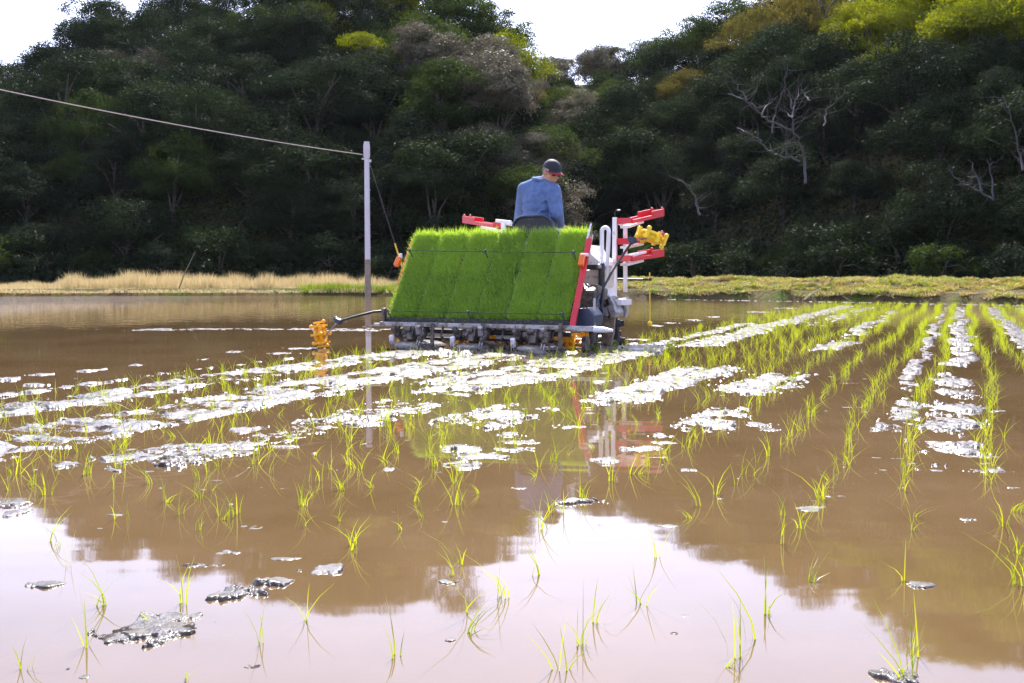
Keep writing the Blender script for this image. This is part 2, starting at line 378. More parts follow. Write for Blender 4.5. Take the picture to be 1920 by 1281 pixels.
# single lumps and clods, given by where they sit on the ground
LUMPS = []
for px, py, w, h, hz in [(792, 658, 90, 7, .09), (905, 660, 110, 7, .09), (1035, 661, 90, 8, .09), (845, 662, 80, 5, .06), (975, 663, 80, 5, .06), (1120, 655, 90, 5, .05), (1200, 652, 90, 4, .04),(520, 617, 560, 2.5, .012), (300, 619, 120, 2.5, .012), (640, 620, 150, 2.5, .012), (575, 653, 90, 3, .012), (530, 663, 60, 2.5, .012), (1190, 637, 70, 2.5, .014), (1232, 611, 24, 2.5, .012), (1262, 606, 30, 2.5, .012), (1300, 600, 36, 2.5, .012), (1340, 594, 34, 2.5, .012), (1420, 585, 50, 2.5, .012), (1470, 578, 50, 2.2, .012),(285, 1180, 200, 60, .022), (340, 1158, 120, 22, .02), (215, 1195, 90, 28, .018), (440, 1113, 110, 30, .022), (520, 1092, 110, 20, .02), (615, 1070, 85, 20, .018), (375, 1061, 90, 10, .012), (430, 1036, 60, 12, .012), (88, 1096, 62, 16, .010),
        (850, 1091, 50, 10, .012), (762, 1130, 24, 10, .014), (785, 1142, 22, 7, .010), (1272, 1168, 30, 12, .012), (1262, 1188, 30, 9, .010), (1285, 1155, 18, 8, .010), (473, 1250, 50, 14, .014), (1690, 1268, 95, 36, .018), (1725, 1098, 62, 18, .014), (1090, 941, 95, 10, .012),
        (1822, 975, 56, 9, .012), (1870, 1004, 22, 6, .008), (860, 842, 80, 16, .015), (975, 829, 70, 8, .010), (960, 815, 60, 8, .012), (895, 855, 110, 16, .014), (860, 872, 80, 16, .014), (960, 843, 75, 8, .01), (1330, 793, 95, 26, .02), (1420, 795, 60, 10, .012),
        (1135, 866, 60, 14, .012), (1200, 842, 80, 12, .014), (1235, 818, 50, 10, .012), (1065, 800, 75, 8, .01), (1250, 830, 50, 9, .012), (130, 872, 70, 12, .014), (240, 858, 140, 14, .018), (300, 845, 90, 10, .012), (350, 836, 110, 8, .012), (465, 806, 70, 12, .016), (590, 850, 30, 6, .01),
        (510, 820, 40, 7, .01), (730, 880, 24, 6, .01), (760, 868, 20, 6, .01), (820, 886, 28, 5, .008), (625, 1020, 20, 4, .006), (540, 1048, 70, 6, .006), (845, 1200, 30, 7, .006), (20, 945, 60, 26, .014), (30, 962, 55, 14, .01), (80, 702, 50, 5, .02), (160, 696, 35, 4, .016), (255, 685, 30, 4, .016), (190, 693, 20, 3, .014),
        (440, 660, 40, 4, .012), (380, 674, 20, 3, .012), (10, 712, 50, 7, .02), (70, 722, 50, 5, .015), (70, 1150, 14, 4, .005), (135, 1218, 24, 6, .006), (128, 1255, 22, 7, .006), (155, 1270, 25, 6, .006), (1745, 800, 70, 8, .012), (1850, 870, 70, 7, .01), (1850, 856, 60, 5, .01), (1850, 883, 80, 8, .01), (1440, 806, 60, 6, .01), (1290, 882, 30, 6, .008), (1650, 890, 30, 9, .008),
        (650, 780, 60, 10, .016), (570, 792, 50, 8, .014), (690, 795, 60, 9, .014), (540, 838, 60, 5, .01), (440, 850, 90, 8, .012)]:
    c = ground(px, py); Y = c[1]
    LUMPS.append((c[0], c[1], w / 2 * Y / F, max(0.012, h / 2 * Y * Y / (CH * F)), hz))
# scattered flecks along the rows
for k in range(260):
    py = 600 + 400 * rng.random() ** 1.2; px = rng.uniform(-40, 1960); c = ground(px, py)
    if py < 640 and px < 1200: continue
    s = rng.uniform(.006, .02) * (1 + c[1] * .12)
    LUMPS.append((c[0], c[1], s * rng.uniform(1, 2.4), s * rng.uniform(.6, 1.6), rng.uniform(.002, .004)))
pgs = np.linspace(-60, 1980, 1300)
ws = np.linspace(1 / 33.0, 1 / 1.62, 1200)          # steps in 1/distance: finer close by
PG, WG = np.meshgrid(pgs, ws); YG = 1 / WG; XG = (PG - 960) / F * YG
cov, nn, UG, VG = mud_cover(XG, YG)
hfine = fbm(XG * 11, YG * 7, 4, 0.6) - 0.5
solid = smooth((cov - 0.55) / 0.35)          # the wheel ridges are one sheet of mud, the rest breaks into flecks
z = -0.03 + 0.047 * np.clip(cov * 1.45 + (nn - 0.5) * (4.4 - 2.6 * solid) * (cov > 0.05) - 0.10, -0.3, 0.74) + 0.008 * solid
z = z + np.where(cov > 0.05, hfine * 0.040, 0)
for (lx, ly, rx, ry, hz) in LUMPS:
    # work on the window of the grid this lump covers
    w_lo, w_hi = 1 / (ly + ry * 1.8), 1 / max(0.5, ly - ry * 1.8)
    i0 = np.searchsorted(ws, w_lo); i1 = np.searchsorted(ws, w_hi)
    pc = 960 + F * lx / ly; dp = rx * 1.8 * F / max(1.2, ly - ry * 1.8) + abs(lx) * ry * F / ly ** 2
    j0 = np.searchsorted(pgs, pc - dp); j1 = np.searchsorted(pgs, pc + dp)
    if i1 - i0 < 2 or j1 - j0 < 2: continue
    sl = (slice(i0, i1), slice(j0, j1))
    dx = (XG[sl] - lx) / rx; dy = (YG[sl] - ly) / ry
    wob = (fbm(XG[sl] * 30 + lx, YG[sl] * 22, 3, 0.6) - 0.5) * 1.0
    hz = min(hz * .6, .16 * min(rx, ry * 2))
    wob2 = fbm(XG[sl] * 9 / max(.08, rx) ** .5 + ly, YG[sl] * 5 / max(.08, ry) ** .5, 4, .6) - .5
    f = np.clip((1 - (dx * dx + dy * dy)) * .8 + wob * 1.2 + wob2 * 2.6, -1, 1)
    z[sl] = np.maximum(z[sl], -0.006 + (0.006 + hz) * np.clip(f * 1.6, -1, .75) + (fbm(XG[sl] * 9, YG[sl] * 13 + 7, 3, 0.45) - 0.5) * 2.2 * hz * np.clip(f * 3, 0, 1))
# footprints / wheel holes pressed into the ridges
for k in range(260):
    uu = rng.choice([-0.34, 0.4, 0.62, -0.5, 1.4]) + rng.uniform(-.07, .07); vv = rng.uniform(-7.2, -0.5)
    hx, hy = xy(uu, vv); rr_ = rng.uniform(.35, 1.25); m_ = np.exp(-(((XG - hx) / (.09 * rr_)) ** 2 + ((YG - hy) / (.07 * rr_)) ** 2) ** 1.5)
    z = np.where(z > .003, np.maximum(z - m_ * 0.07, -0.002), z)
keep = z > -0.004
n1g, n0g = z.shape
ii = np.arange(n1g * n0g).reshape(n1g, n0g)
fk = keep[:-1, :-1] | keep[:-1, 1:] | keep[1:, 1:] | keep[1:, :-1]
ff = np.stack([ii[:-1, :-1], ii[:-1, 1:], ii[1:, 1:], ii[1:, :-1]], -1)[fk]
used, inv = np.unique(ff.ravel(), return_inverse=True)
VM = np.stack([XG, YG, z], -1).reshape(-1, 3)[used]
m_mud, nt, b = node_mat('wet mud')
na = noise_node(nt, 14, 6, 0.65, coords(nt)); r1 = ramp(nt, [(0.35, (0.035, 0.028, 0.026)), (0.7, (0.10, 0.08, 0.07))])
nt.links.new(na.outputs['Fac'], r1.inputs[0]); nt.links.new(r1.outputs[0], b.inputs['Base Color'])
b.inputs['Roughness'].default_value = 0.36; b.inputs['IOR'].default_value = 1.45; b.inputs['Coat Weight'].default_value = 0.6; b.inputs['Coat Roughness'].default_value = 0.2
nb = noise_node(nt, 38, 5, 0.65, coords(nt))
bp = nt.nodes.new('ShaderNodeBump'); bp.inputs['Distance'].default_value = 0.016; bp.inputs['Strength'].default_value = 0.8
ny = noise_node(nt, 11, 5, 0.7, coords(nt, 'Object', (1, 0.8, 1)))          # dull matte patches stand in for shadowed holes between wet films
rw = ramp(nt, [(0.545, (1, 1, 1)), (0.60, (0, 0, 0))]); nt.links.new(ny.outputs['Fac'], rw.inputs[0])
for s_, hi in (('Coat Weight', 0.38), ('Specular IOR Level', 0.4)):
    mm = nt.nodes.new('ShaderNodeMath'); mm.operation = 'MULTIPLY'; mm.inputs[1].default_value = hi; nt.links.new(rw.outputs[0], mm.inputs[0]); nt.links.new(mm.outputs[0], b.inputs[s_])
nt.links.new(nb.outputs['Fac'], bp.inputs['Height']); nt.links.new(bp.outputs[0], b.inputs['Normal'])
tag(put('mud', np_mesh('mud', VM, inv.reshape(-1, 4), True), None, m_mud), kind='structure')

# ---------------- foliage ----------------
SEED_TREES = 2
def leaf_quads(pos, nrm, size, aspect=0.55, r=nr):
    """kite shaped leaves at pos facing roughly nrm -> verts, faces"""
    n = len(pos)
    nrm = nrm / np.linalg.norm(nrm, axis=1, keepdims=True)
    t = r.normal(size=(n, 3)); t -= (t * nrm).sum(1, keepdims=True) * nrm; t /= np.linalg.norm(t, axis=1, keepdims=True) + 1e-9
    s = np.cross(nrm, t); L = size[:, None]
    a = pos - t * L * 0.5; c = pos + t * L * 0.5 - nrm * L * 0.12
    m = pos - t * L * 0.08
    b_ = m + s * L * aspect * 0.5; d = m - s * L * aspect * 0.5
    V = np.stack([a, b_, c, d], 1).reshape(-1, 3)
    return V, np.arange(n * 4).reshape(n, 4)
def crown_mesh(name, w, h, nblob, leaves, lsize, seed, flat=0.75, open_=0.0):
    """layered broadleaf crown: pads of leaves on a dome; returns mesh and pad centres"""
    r = np.random.RandomState(seed); P = []; N = []; Sz = []; cen = []
    for k in range(nblob):
        th = r.uniform(0, 2 * math.pi); zz = r.uniform(-0.55, 1.0); rad = math.sqrt(max(0.03, 1 - min(1, abs(zz)) ** 2)) * r.uniform(0.45, 1.22)
        c = np.array([math.cos(th) * rad * w / 2 * 0.8, math.sin(th) * rad * w / 2 * 0.8, zz * h / 2 * 0.85])
        cen.append(c); br = r.uniform(0.10, 0.27) * w
        m = int(leaves * r.uniform(0.6, 1.3) * (br / (0.23 * w)) ** 2)
        d = r.normal(size=(m, 3)); d[:, 2] = np.abs(d[:, 2]) * 1.0 - 0.25; d /= np.linalg.norm(d, axis=1, keepdims=True)
        shell = r.uniform(0.62, 1.08, (m, 1)) ** 0.6
        # break the pad into sprigs so that gaps show
        spr = r.normal(size=(max(6, m // 22), 3)); spr[:, 2] = np.abs(spr[:, 2]) - 0.25; spr /= np.linalg.norm(spr, axis=1, keepdims=True)
        d = spr[r.randint(0, len(spr), m)] + r.normal(size=(m, 3)) * 0.16
        p = c + d * shell * br * np.array([1, 1, flat]) + r.normal(size=(m, 3)) * 0.04
        P.append(p); N.append(d * 0.6 + r.normal(size=(m, 3)) * 0.55 + np.array([0, 0, 0.45])); Sz.append(r.uniform(0.6, 1.3, m) * lsize)
    P = np.concatenate(P); V, Fc = leaf_quads(P, np.concatenate(N), np.concatenate(Sz), 0.5, r)
    return np_mesh(name, V, Fc), np.array(cen)
def trunk_mesh(name, base_z, cen, seed, r0=0.16, limbs=9):
    r = random.Random(seed); mb = MB(); top = cen[:, 2].max() * 0.5
    pts = [(0, 0, base_z)]; x = y = 0
    for k in range(1, 6):
        x += r.uniform(-.16, .16); y += r.uniform(-.16, .16); pts.append((x, y, base_z + (top - base_z) * k / 5))
    mb.tube(pts, [r0 * (1 - 0.14 * k) for k in range(6)], 7)
    for c in list(cen)[:limbs]:
        j = r.choice([2, 3, 4]); p = Vector(pts[j]); q = Vector(c); mid = p.lerp(q, 0.5) + Vector((r.uniform(-.2, .2), r.uniform(-.2, .2), 0.25))
        mb.tube([p, p.lerp(mid, .5), mid, q.lerp(mid, .3), q], [r0 * .5, r0 * .4, r0 * .3, r0 * .2, r0 * .1], 5)
    me = bpy.data.meshes.new(name); me.from_pydata(mb.v, [], mb.f); me.update(); me.polygons.foreach_set('use_smooth', [True] * len(me.polygons))
    return me
M_BARK = mat('bark', (0.085, 0.07, 0.058), 0.85, var=0.35, scale=3, bump=0.6)
LEAF = {
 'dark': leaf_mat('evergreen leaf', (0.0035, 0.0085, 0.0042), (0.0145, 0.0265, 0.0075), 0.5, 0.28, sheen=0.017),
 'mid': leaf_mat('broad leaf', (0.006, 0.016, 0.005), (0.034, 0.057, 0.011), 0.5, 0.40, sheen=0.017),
 'yellow': leaf_mat('yellow green leaf', (0.045, 0.075, 0.008), (0.16, 0.19, 0.02), 0.5, 0.46, sheen=0.015),  # brighter leaf: the look of sunlit crowns is put into its colour
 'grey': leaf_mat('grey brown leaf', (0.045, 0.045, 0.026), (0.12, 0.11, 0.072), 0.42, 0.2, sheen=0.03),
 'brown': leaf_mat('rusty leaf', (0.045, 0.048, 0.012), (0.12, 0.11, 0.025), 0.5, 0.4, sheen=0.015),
}
CR = []
for k in range(8):
    w = rng.uniform(4.6, 6.0); h = rng.uniform(3.4, 4.6)
    me, cen = crown_mesh('crown', w, h, rng.randint(26, 34), 980, 0.125, 100 + k, flat=rng.uniform(.5, .7))
    me.materials.append(LEAF['dark'])
    tm = trunk_mesh('trunk', -4.2, cen, 200 + k); tm.materials.append(M_BARK)
    CR.append((me, tm))
words_kind = {'dark': 'dark evergreen tree', 'mid': 'mid green tree', 'yellow': 'yellow green tree', 'grey': 'grey brown tree', 'brown': 'rusty olive tree'}
def region(p, t, hill):
    if hill == 'F': return 'on the far ridge in the gap between hills'
    if hill == 'L':
        c = ('at the left edge' if p < 160 else 'beyond the cable' if p < 560 else 'behind the pole' if p < 780 else 'behind the seedling mats' if p < 930 else 'behind the farmer')
    else:
        c = ('right of the farmer' if p < 1120 else 'behind the racks' if p < 1300 else 'around the bare limbs' if p < 1560 else 'past the bare limbs' if p < 1760 else 'at the right edge')
    z = ('foot' if t < 0.12 else 'lower slope' if t < 0.38 else 'middle slope' if t < 0.68 else 'upper slope' if t < 0.93 else 'crest')
    return f"on the {'left' if hill == 'L' else 'right'} hill's {z} {c}"
def add_tree(x, y, z, s, kind, label, grp, k, sq=1.0):
    e = empty('evergreen_tree' if kind in ('dark', 'grey') else 'broadleaf_tree', (x, y, z), (rng.uniform(-.06, .06), rng.uniform(-.06, .06), rng.uniform(0, 6.28)))
    e.scale = (s, s, s * sq)
    tag(e, label, 'tree', grp)
    cm, tm = CR[k]
    c = put('crown', cm, e, None, (0, 0, 4.2)); t = put('trunk', tm, e, None, (0, 0, 4.2))
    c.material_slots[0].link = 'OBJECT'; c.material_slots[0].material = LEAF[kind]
    return e
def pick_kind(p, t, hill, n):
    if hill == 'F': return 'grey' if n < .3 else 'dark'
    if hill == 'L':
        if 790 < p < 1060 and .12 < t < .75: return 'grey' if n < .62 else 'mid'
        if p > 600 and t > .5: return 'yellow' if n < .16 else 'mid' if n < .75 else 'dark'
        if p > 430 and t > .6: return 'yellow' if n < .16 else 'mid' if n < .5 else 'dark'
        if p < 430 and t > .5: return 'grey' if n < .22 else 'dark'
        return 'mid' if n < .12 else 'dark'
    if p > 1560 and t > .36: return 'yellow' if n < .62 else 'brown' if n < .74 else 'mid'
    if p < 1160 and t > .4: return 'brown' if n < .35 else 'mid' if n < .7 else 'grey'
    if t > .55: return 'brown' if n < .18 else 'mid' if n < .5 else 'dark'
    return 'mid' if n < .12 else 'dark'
rng.seed(SEED_TREES)
n_tree = 0
def plant(hill, p0, p1, step, ti):
    global n_tree
    q = 0; pm = (p0 + p1) / 2
    (L_, Rr, F_) = hill_prof(np.array([pm])); D = {'L': L_, 'R': Rr, 'F': F_}[hill]
    nrow = int(round((float(D[2][0]) - float(D[1][0])) / step)) + 1
    for i in range(nrow + 1):
        t = i / nrow
        p = p0 + (rng.random() * .5) * 60
        while p < p1:
            pr = hill_prof(np.array([float(p)])); H = {'L': pr[0], 'R': pr[1], 'F': pr[2]}[hill]
            f, r_ = float(H[1][0]), float(H[2][0])
            tt = t + rng.uniform(-.3, .3) / nrow
            y = f + .8 + tt * (r_ - f - .8); x = (p - 960) / F * y
            z = float(hill_h(np.array([x]), np.array([y]))[0])
            own = float(H[0][0]) * max(0.0, min(1.0, (y - f) / (r_ - f))) ** .8
            if own > z - 2.5 and z > -0.5 and (hill != 'L' or p < 1075 - 26 * tt - 30 * (tt > .5)):
                s = rng.uniform(.62, 1.18) * (0.72 if t < .05 else 1.0)
                if hill == 'L' and p > 930: s *= .78
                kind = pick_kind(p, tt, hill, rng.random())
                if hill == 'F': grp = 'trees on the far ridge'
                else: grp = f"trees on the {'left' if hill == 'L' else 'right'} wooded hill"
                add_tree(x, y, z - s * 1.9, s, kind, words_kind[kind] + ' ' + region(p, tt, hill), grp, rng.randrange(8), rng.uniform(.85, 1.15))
                n_tree += 1
            p += step * rng.uniform(1.0, 1.35) * F / y
plant('L', -110, 1075, 3.1, 0)
plant('R', 965, 2030, 3.15, 0)
plant('F', 930, 1200, 5.0, 0)
# the small lone tree on the far left skyline
rng.seed(5)
# bushes at the hill's foot
BU = []
for k in range(4):
    me, cen = crown_mesh('foliage', 3.4, 2.2, 16, 420, 0.15, 400 + k, flat=.8); me.materials.append(LEAF['dark'])
    tm = trunk_mesh('stems', -1.4, cen, 420 + k, 0.06, 9); tm.materials.append(M_BARK); BU.append((me, tm))
p = -100
nb_ = 0
while p < 2010:
    pr = hill_prof(np.array([float(p)]))
    f = float(pr[0][1][0]) if p < 1070 else float(pr[1][1][0])
    for row in range(2):
        y = f - 1.0 - row * 1.6 + rng.uniform(-.5, .5); x = (p + rng.uniform(-20, 20) - 960) / F * y
        if row and rng.random() < .35: continue
        s = rng.uniform(.6, 1.1) * (.8 if row else 1); e = empty('bush', (x, y, 0.2), (0, 0, rng.uniform(0, 6.28))); e.scale = (s, s, s)
        where = ('at the far left' if p < 300 else 'behind the dry grass' if p < 680 else 'right of the pole' if p < 900 else 'behind the transplanter' if p < 1240 else 'right of the yellow ball marker' if p < 1500 else 'above the straight rows')
        kind = 'mid' if rng.random() < .2 else 'dark'
        tag(e, f"{'low' if row else 'rounded'} {'green' if kind == 'mid' else 'dark'} bush at the hill foot {where}", 'bush', 'bushes along the foot of the hills')
        k = rng.randrange(4); c = put('foliage', BU[k][0], e, None, (0, 0, 1.2)); put('stems', BU[k][1], e, None, (0, 0, 1.2))
        c.material_slots[0].link = 'OBJECT'; c.material_slots[0].material = LEAF[kind]
        nb_ += 1
    p += 2.3 * F / f * rng.uniform(.9, 1.2)
print('TREES', n_tree, 'BUSHES', nb_)
# brush covering the slopes between the trunks
pts = []
for k in range(26000):
    p = rng.uniform(-200, 2100) if k < 15000 else rng.choice((rng.uniform(-1100, -200), rng.uniform(2100, 2900))); pr = hill_prof(np.array([p])); H = pr[0] if (p < 1060) else pr[1]
    f, r_ = float(H[1][0]), float(H[2][0]); t = rng.random() ** 1.8; y = f - 1 + t * (r_ - f); pts.append(((p - 960) / F * y, y))
pts = np.array(pts); zz = hill_h(pts[:, 0], pts[:, 1])
m = 14; cc = np.repeat(np.stack([pts[:, 0], pts[:, 1], zz + .25], 1), m, 0); d = nr.normal(size=cc.shape); d[:, 2] = np.abs(d[:, 2])
V, Fc = leaf_quads(cc + d * np.array([.5, .5, .35]), d + np.array([0, -.3, .6]), nr.uniform(.14, .3, len(cc)), .55)
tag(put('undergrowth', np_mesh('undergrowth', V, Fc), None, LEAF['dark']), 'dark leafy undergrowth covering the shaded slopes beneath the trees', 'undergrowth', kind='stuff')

def hill_hit(px, py, off):
    for Y in np.arange(36, 110, .4):
        q = at_depth(px, py, Y)
        if q[2] < float(hill_h(np.array([q[0]]), np.array([q[1]]))[0]) + off: return q
    return at_depth(px, py, 60)
# the bare pale tree on the right hill
M_PALE = mat('pale dead bark', (0.055, 0.05, 0.055), 0.8, var=0.3, scale=2.5, bump=0.4)
def branch(mb, pxs, Y, r0, r1):
    n = len(pxs); pts = [at_depth(x, y, Y + 0.5 * math.sin(i * 1.3)) for i, (x, y) in enumerate(pxs)]
    pts2 = []
    for a_, b2 in zip(pts[:-1], pts[1:]):
        for q in range(4):
            w = q / 4; pts2.append(a_ * (1 - w) + b2 * w + nr.normal(size=3) * 0.025)
    pts2.append(pts[-1]); m2 = len(pts2)
    for k in range(2, m2 - 1):
        for _ in range(1):
            d = nr.normal(size=3) * np.array([1, .5, .7]) + np.array([0, 0, .5]); d = d / np.linalg.norm(d) * rng.uniform(.3, 1.0); mid = pts2[k] + d * .5 + nr.normal(size=3) * .06
            mb.tube([pts2[k], mid, pts2[k] + d + np.array([0, 0, .1])], [r1 * .8, r1 * .5, r1 * .25], 4)
    mb.tube(pts2, [r0 + (r1 - r0) * i / (m2 - 1) for i in range(m2)], 6)
qd = hill_hit(1505, 300, 5.2); YD = qd[1] - 0.8
e = empty('bare_tree', tuple(qd)); tag(e, 'bare pale grey tree with long twisting limbs on the dark right hill', 'tree')
def bare_part(name, lists, r0, r1, par, org):
    mb = MB()
    for L_ in lists: branch(mb, L_, YD, r0, r1)
    mb.v = [(x - org[0], y - org[1], z - org[2]) for x, y, z in mb.v]
    return mb.build(name, M_PALE, par, smooth=True)
bare_part('trunk', [[(1512, 345), (1508, 300), (1500, 272), (1488, 248), (1485, 220), (1490, 196), (1497, 174)]], .05, .015, e, qd)
bare_part('limb', [[(1486, 245), (1452, 232), (1428, 218), (1412, 196), (1392, 186), (1366, 176)]], .05, .014, e, qd)
bare_part('limb', [[(1500, 302), (1462, 292), (1440, 283), (1425, 262), (1405, 250), (1382, 240)]], .045, .014, e, qd)
bare_part('limb', [[(1487, 222), (1476, 212), (1464, 202)], [(1487, 205), (1482, 185), (1478, 170)], [(1519, 190), (1508, 178), (1500, 168)]], .03, .01, e, qd)
for L_ in [[(1447, 250), (1452, 215), (1470, 160), (1476, 120)], [(1545, 235), (1552, 205), (1575, 180), (1573, 150)], [(1428, 218), (1440, 195), (1458, 180)], [(1400, 190), (1380, 160), (1370, 135)]]: bare_part('branch', [L_], .03, .01, e, qd)
for i, (L_, lab) in enumerate([([[(1865, 375), (1840, 362), (1815, 350), (1795, 335), (1778, 318)], [(1840, 360), (1832, 330), (1815, 300)], [(1862, 372), (1860, 330), (1850, 300)]], 'dim grey leaning trunk low on the right hill near the right edge'),
                       ([[(1312, 405), (1305, 375), (1292, 350), (1270, 338)]], 'thin grey stem bending left behind the red tray racks'),
                       ([[(1918, 320), (1912, 290), (1905, 250), (1890, 205), (1880, 180)]], 'slender pale trunk at the right edge of the photo')]):
    q0 = hill_hit(*L_[0][0], 3.0); e = empty('leaning_bare_tree', tuple(q0)); YD = q0[1] - 1.0; tag(e, lab, 'tree trunk')
    bare_part('stem', L_, .045, .015, e, q0)

# ---------------- grass on the banks ----------------
def blades(base, height, lean, width, droop, r=nr, seg=3):
    """curved tapering blades. base (N,3), height (N,), lean (N,2), width (N,)"""
    n = len(base); ang = r.uniform(0, math.pi, n); side = np.stack([np.cos(ang), np.sin(ang), np.zeros(n)], 1)
    V = []; W = [1.0, .85, .55, .04] if seg == 3 else [1.0, .6, .04]
    for k in range(seg + 1):
        t = k / seg
        c = base + np.stack([lean[:, 0] * t ** droop * height, lean[:, 1] * t ** droop * height, height * t * (1 - .12 * t * (lean ** 2).sum(1))], 1)
        V += [c - side * width[:, None] * W[k] / 2, c + side * width[:, None] * W[k] / 2]
    V = np.stack(V, 1).reshape(-1, 3); m = 2 * (seg + 1)
    q = np.array([[2 * k, 2 * k + 1, 2 * k + 3, 2 * k + 2] for k in range(seg)])
    Fc = (np.arange(n)[:, None, None] * m + q[None]).reshape(-1, 4)
    return V, Fc
M_DRY = leaf_mat('dry grass', (0.27, 0.23, 0.11), (0.50, 0.43, 0.23), 0.6, 0.3, scale=.4)
M_BG = leaf_mat('bank grass', (0.06, 0.075, 0.015), (0.30, 0.26, 0.08), 0.5, 0.45, scale=.5)
M_GG = leaf_mat('green bank weed', (0.04, 0.09, 0.01), (0.14, 0.21, 0.03), 0.5, 0.45, scale=.5)
def bank_z(x, y):
    p = 960 + F * x / y; D = y - shore(p); L_ = smooth((1100 - p) / 250); e_ = np.clip(D / .25, 0, 1); cl = fbm(x * 1.9, y * 1.9, 4, .62) - .5
    a = .13 * e_ + .10 * smooth((D - 1) / 5) + cl * .06 * e_; b2 = .19 * e_ + .37 * smooth((D - .4) / 3.6) - .2 * smooth((D - 6) / 4) + cl * .34 * e_
    return L_ * a + (1 - L_) * b2
def strew(n, p0, p1, d0, d1, pw=1.0, clump=0.45):
    p = nr.uniform(p0, p1, n); D = d0 + (d1 - d0) * nr.rand(n) ** pw; y = shore(p) + D; x = (p - 960) / F * y
    k = fbm(x * 1.3 + 3, y * 1.3, 5, .65) > clump; x, y = x[k], y[k]
    return x, y, bank_z(x, y)
def grass_obj(name, n, p0, p1, d0, d1, h0, h1, w, mt, label, lean=.35, clump=.4, hmod=None, droop=1.8):
    x, y, z_ = strew(n, p0, p1, d0, d1, clump=clump); k = len(x)
    h = nr.uniform(h0, h1, k) * np.clip(0.1 + 1.8 * fbm(x * 1.3, y * 1.3 + 4, 4), .2, 1.5)
    if hmod: h = h * hmod(960 + F * x / y)
    V, Fc = blades(np.stack([x, y, z_ - .02], 1), h, nr.normal(size=(k, 2)) * lean, nr.uniform(.6, 1.4, k) * w, droop)
    return tag(put(name, np_mesh(name, V, Fc), None, mt), label, 'grass', kind='stuff')
ramp_l = lambda p: np.interp(p, [-200, 100, 130, 700, 760], [.35, .45, 1.0, .85, .4])
grass_obj('dry_grass', 52000, -150, 760, 1.8, 6.5, .30, .62, .016, M_DRY, 'tall pale dry grass standing on the left bank below the wooded hill', .22, .38, ramp_l, 1.5)
grass_obj('short_grass', 30000, -150, 780, .2, 3.0, .05, .16, .02, M_DRY, 'short straw coloured grass along the left water edge', .5, .42)
grass_obj('green_grass', 26000, 560, 960, .3, 5, .10, .30, .02, M_GG, 'fresh green grass on the bank around the foot of the pole', .4, .35)
grass_obj('bank_grass', 170000, 1040, 2050, .55, 6.0, .04, .13, .020, M_BG, 'low yellow green grass and weeds over the right bank', .9, .43)
grass_obj('green_weeds', 52000, 1060, 2050, .5, 5.4, .05, .15, .035, M_GG, 'patches of fresh green weeds low on the right bank', .9, .52)
grass_obj('straw', 60000, 1050, 2050, .45, 5.5, .04, .12, .016, M_DRY, 'pale dead straw lying over the clods of the right bank', 1.3, .47)
# sticks
M_STICK = mat('weathered stick', (0.42, 0.33, 0.22), .8, var=.25, scale=4)
M_STICKD = mat('dark stick', (0.16, 0.13, 0.10), .8, var=.25, scale=4)
for pts, r_, m_, lab, Y in [([(334, 546), (345, 515), (366, 472)], .025, M_STICKD, 'thin dark stick leaning right in the dry grass left of the pole', 37.5),
                            ([(1508, 562), (1524, 550), (1540, 541)], .03, M_STICK, 'pale bent stick sticking out of the right bank above the water', 28.4)]:
    w_ = [at_depth(x, y, Y) for x, y in pts]; o = MB().tube([(q - w_[0]) for q in w_], [r_, r_ * .8, r_ * .5], 6).build('stick', m_, smooth=True, loc=tuple(w_[0])); tag(o, lab, 'stick')

# ---------------- concrete pole, cable and guy wire ----------------
YP = 35.6; pb = at_depth(690, 550, YP); pt = at_depth(683.5, 266, YP); Hp = pt[2] - pb[2]
m_conc, nt, b = node_mat('concrete pole')
n1_ = noise_node(nt, 6, 6, .6, coords(nt, 'Object', (1, 1, .25))); sx = nt.nodes.new('ShaderNodeSeparateXYZ'); nt.links.new(coords(nt), sx.inputs[0])
r1 = ramp(nt, [(.3, (.50, .47, .53)), (.7, (.62, .59, .66))]); nt.links.new(n1_.outputs['Fac'], r1.inputs[0])
nt.links.new(r1.outputs[0], b.inputs['Base Color']); b.inputs['Roughness'].default_value = .75
m_base = mat('stained pole foot', (0.24, 0.19, 0.16), .85, var=.3, scale=7, bump=.3)
pole = empty('utility_pole', tuple(pb)); tag(pole, 'pale concrete utility pole with brown stained foot on the left bank', 'pole')
zs = (HY and 1.18)
MB().tube([(0, 0, zs), (0, 0, Hp - .5)], [.098, .088], 20).build('pole_shaft', m_conc, pole, smooth=True)
MB().tube([(0, 0, -.3), (0, 0, zs)], [.108, .104], 20).build('pole_foot', m_base, pole, smooth=True)
MB().tube([(0, 0, Hp - .56), (0, 0, Hp - .5), (0, 0, Hp - .1), (0, 0, Hp - .1), (0, 0, Hp)], [.088, .115, .115, .1, .098], 20).build('pole_cap', m_conc, pole, smooth=True)
M_STEEL = mat('galvanised steel', (.45, .45, .47), .4, .8, scale=12)
MB().tube([(0, 0, Hp - .62), (0, 0, Hp - .56)], .1, 20).box((-.13, 0, Hp - .59), (.08, .05, .05)).box((.12, 0, Hp - .66), (.07, .05, .09)).build('pole_band', M_STEEL, pole)
mbp = MB()
for k in range(9): mbp.tube([(.09, -.02, 1.6 + k * .4), (.125, -.03, 1.6 + k * .4)], .012, 6)
mbp.build('pole_steps', M_STEEL, pole)
M_CABLE = mat('pale cable sheath', (.62, .52, .46), .5, var=.1)
a0 = at_depth(680, 290, YP); a1 = at_depth(0, 168, 27.5); d_ = (a1 - a0)
pts = []
for k in range(41):
    t = k / 40 * 2.6; pts.append(a0 + d_ * t + np.array([0, 0, .42 * t * (t - 1)]))
pts = [q - a0 for q in pts]
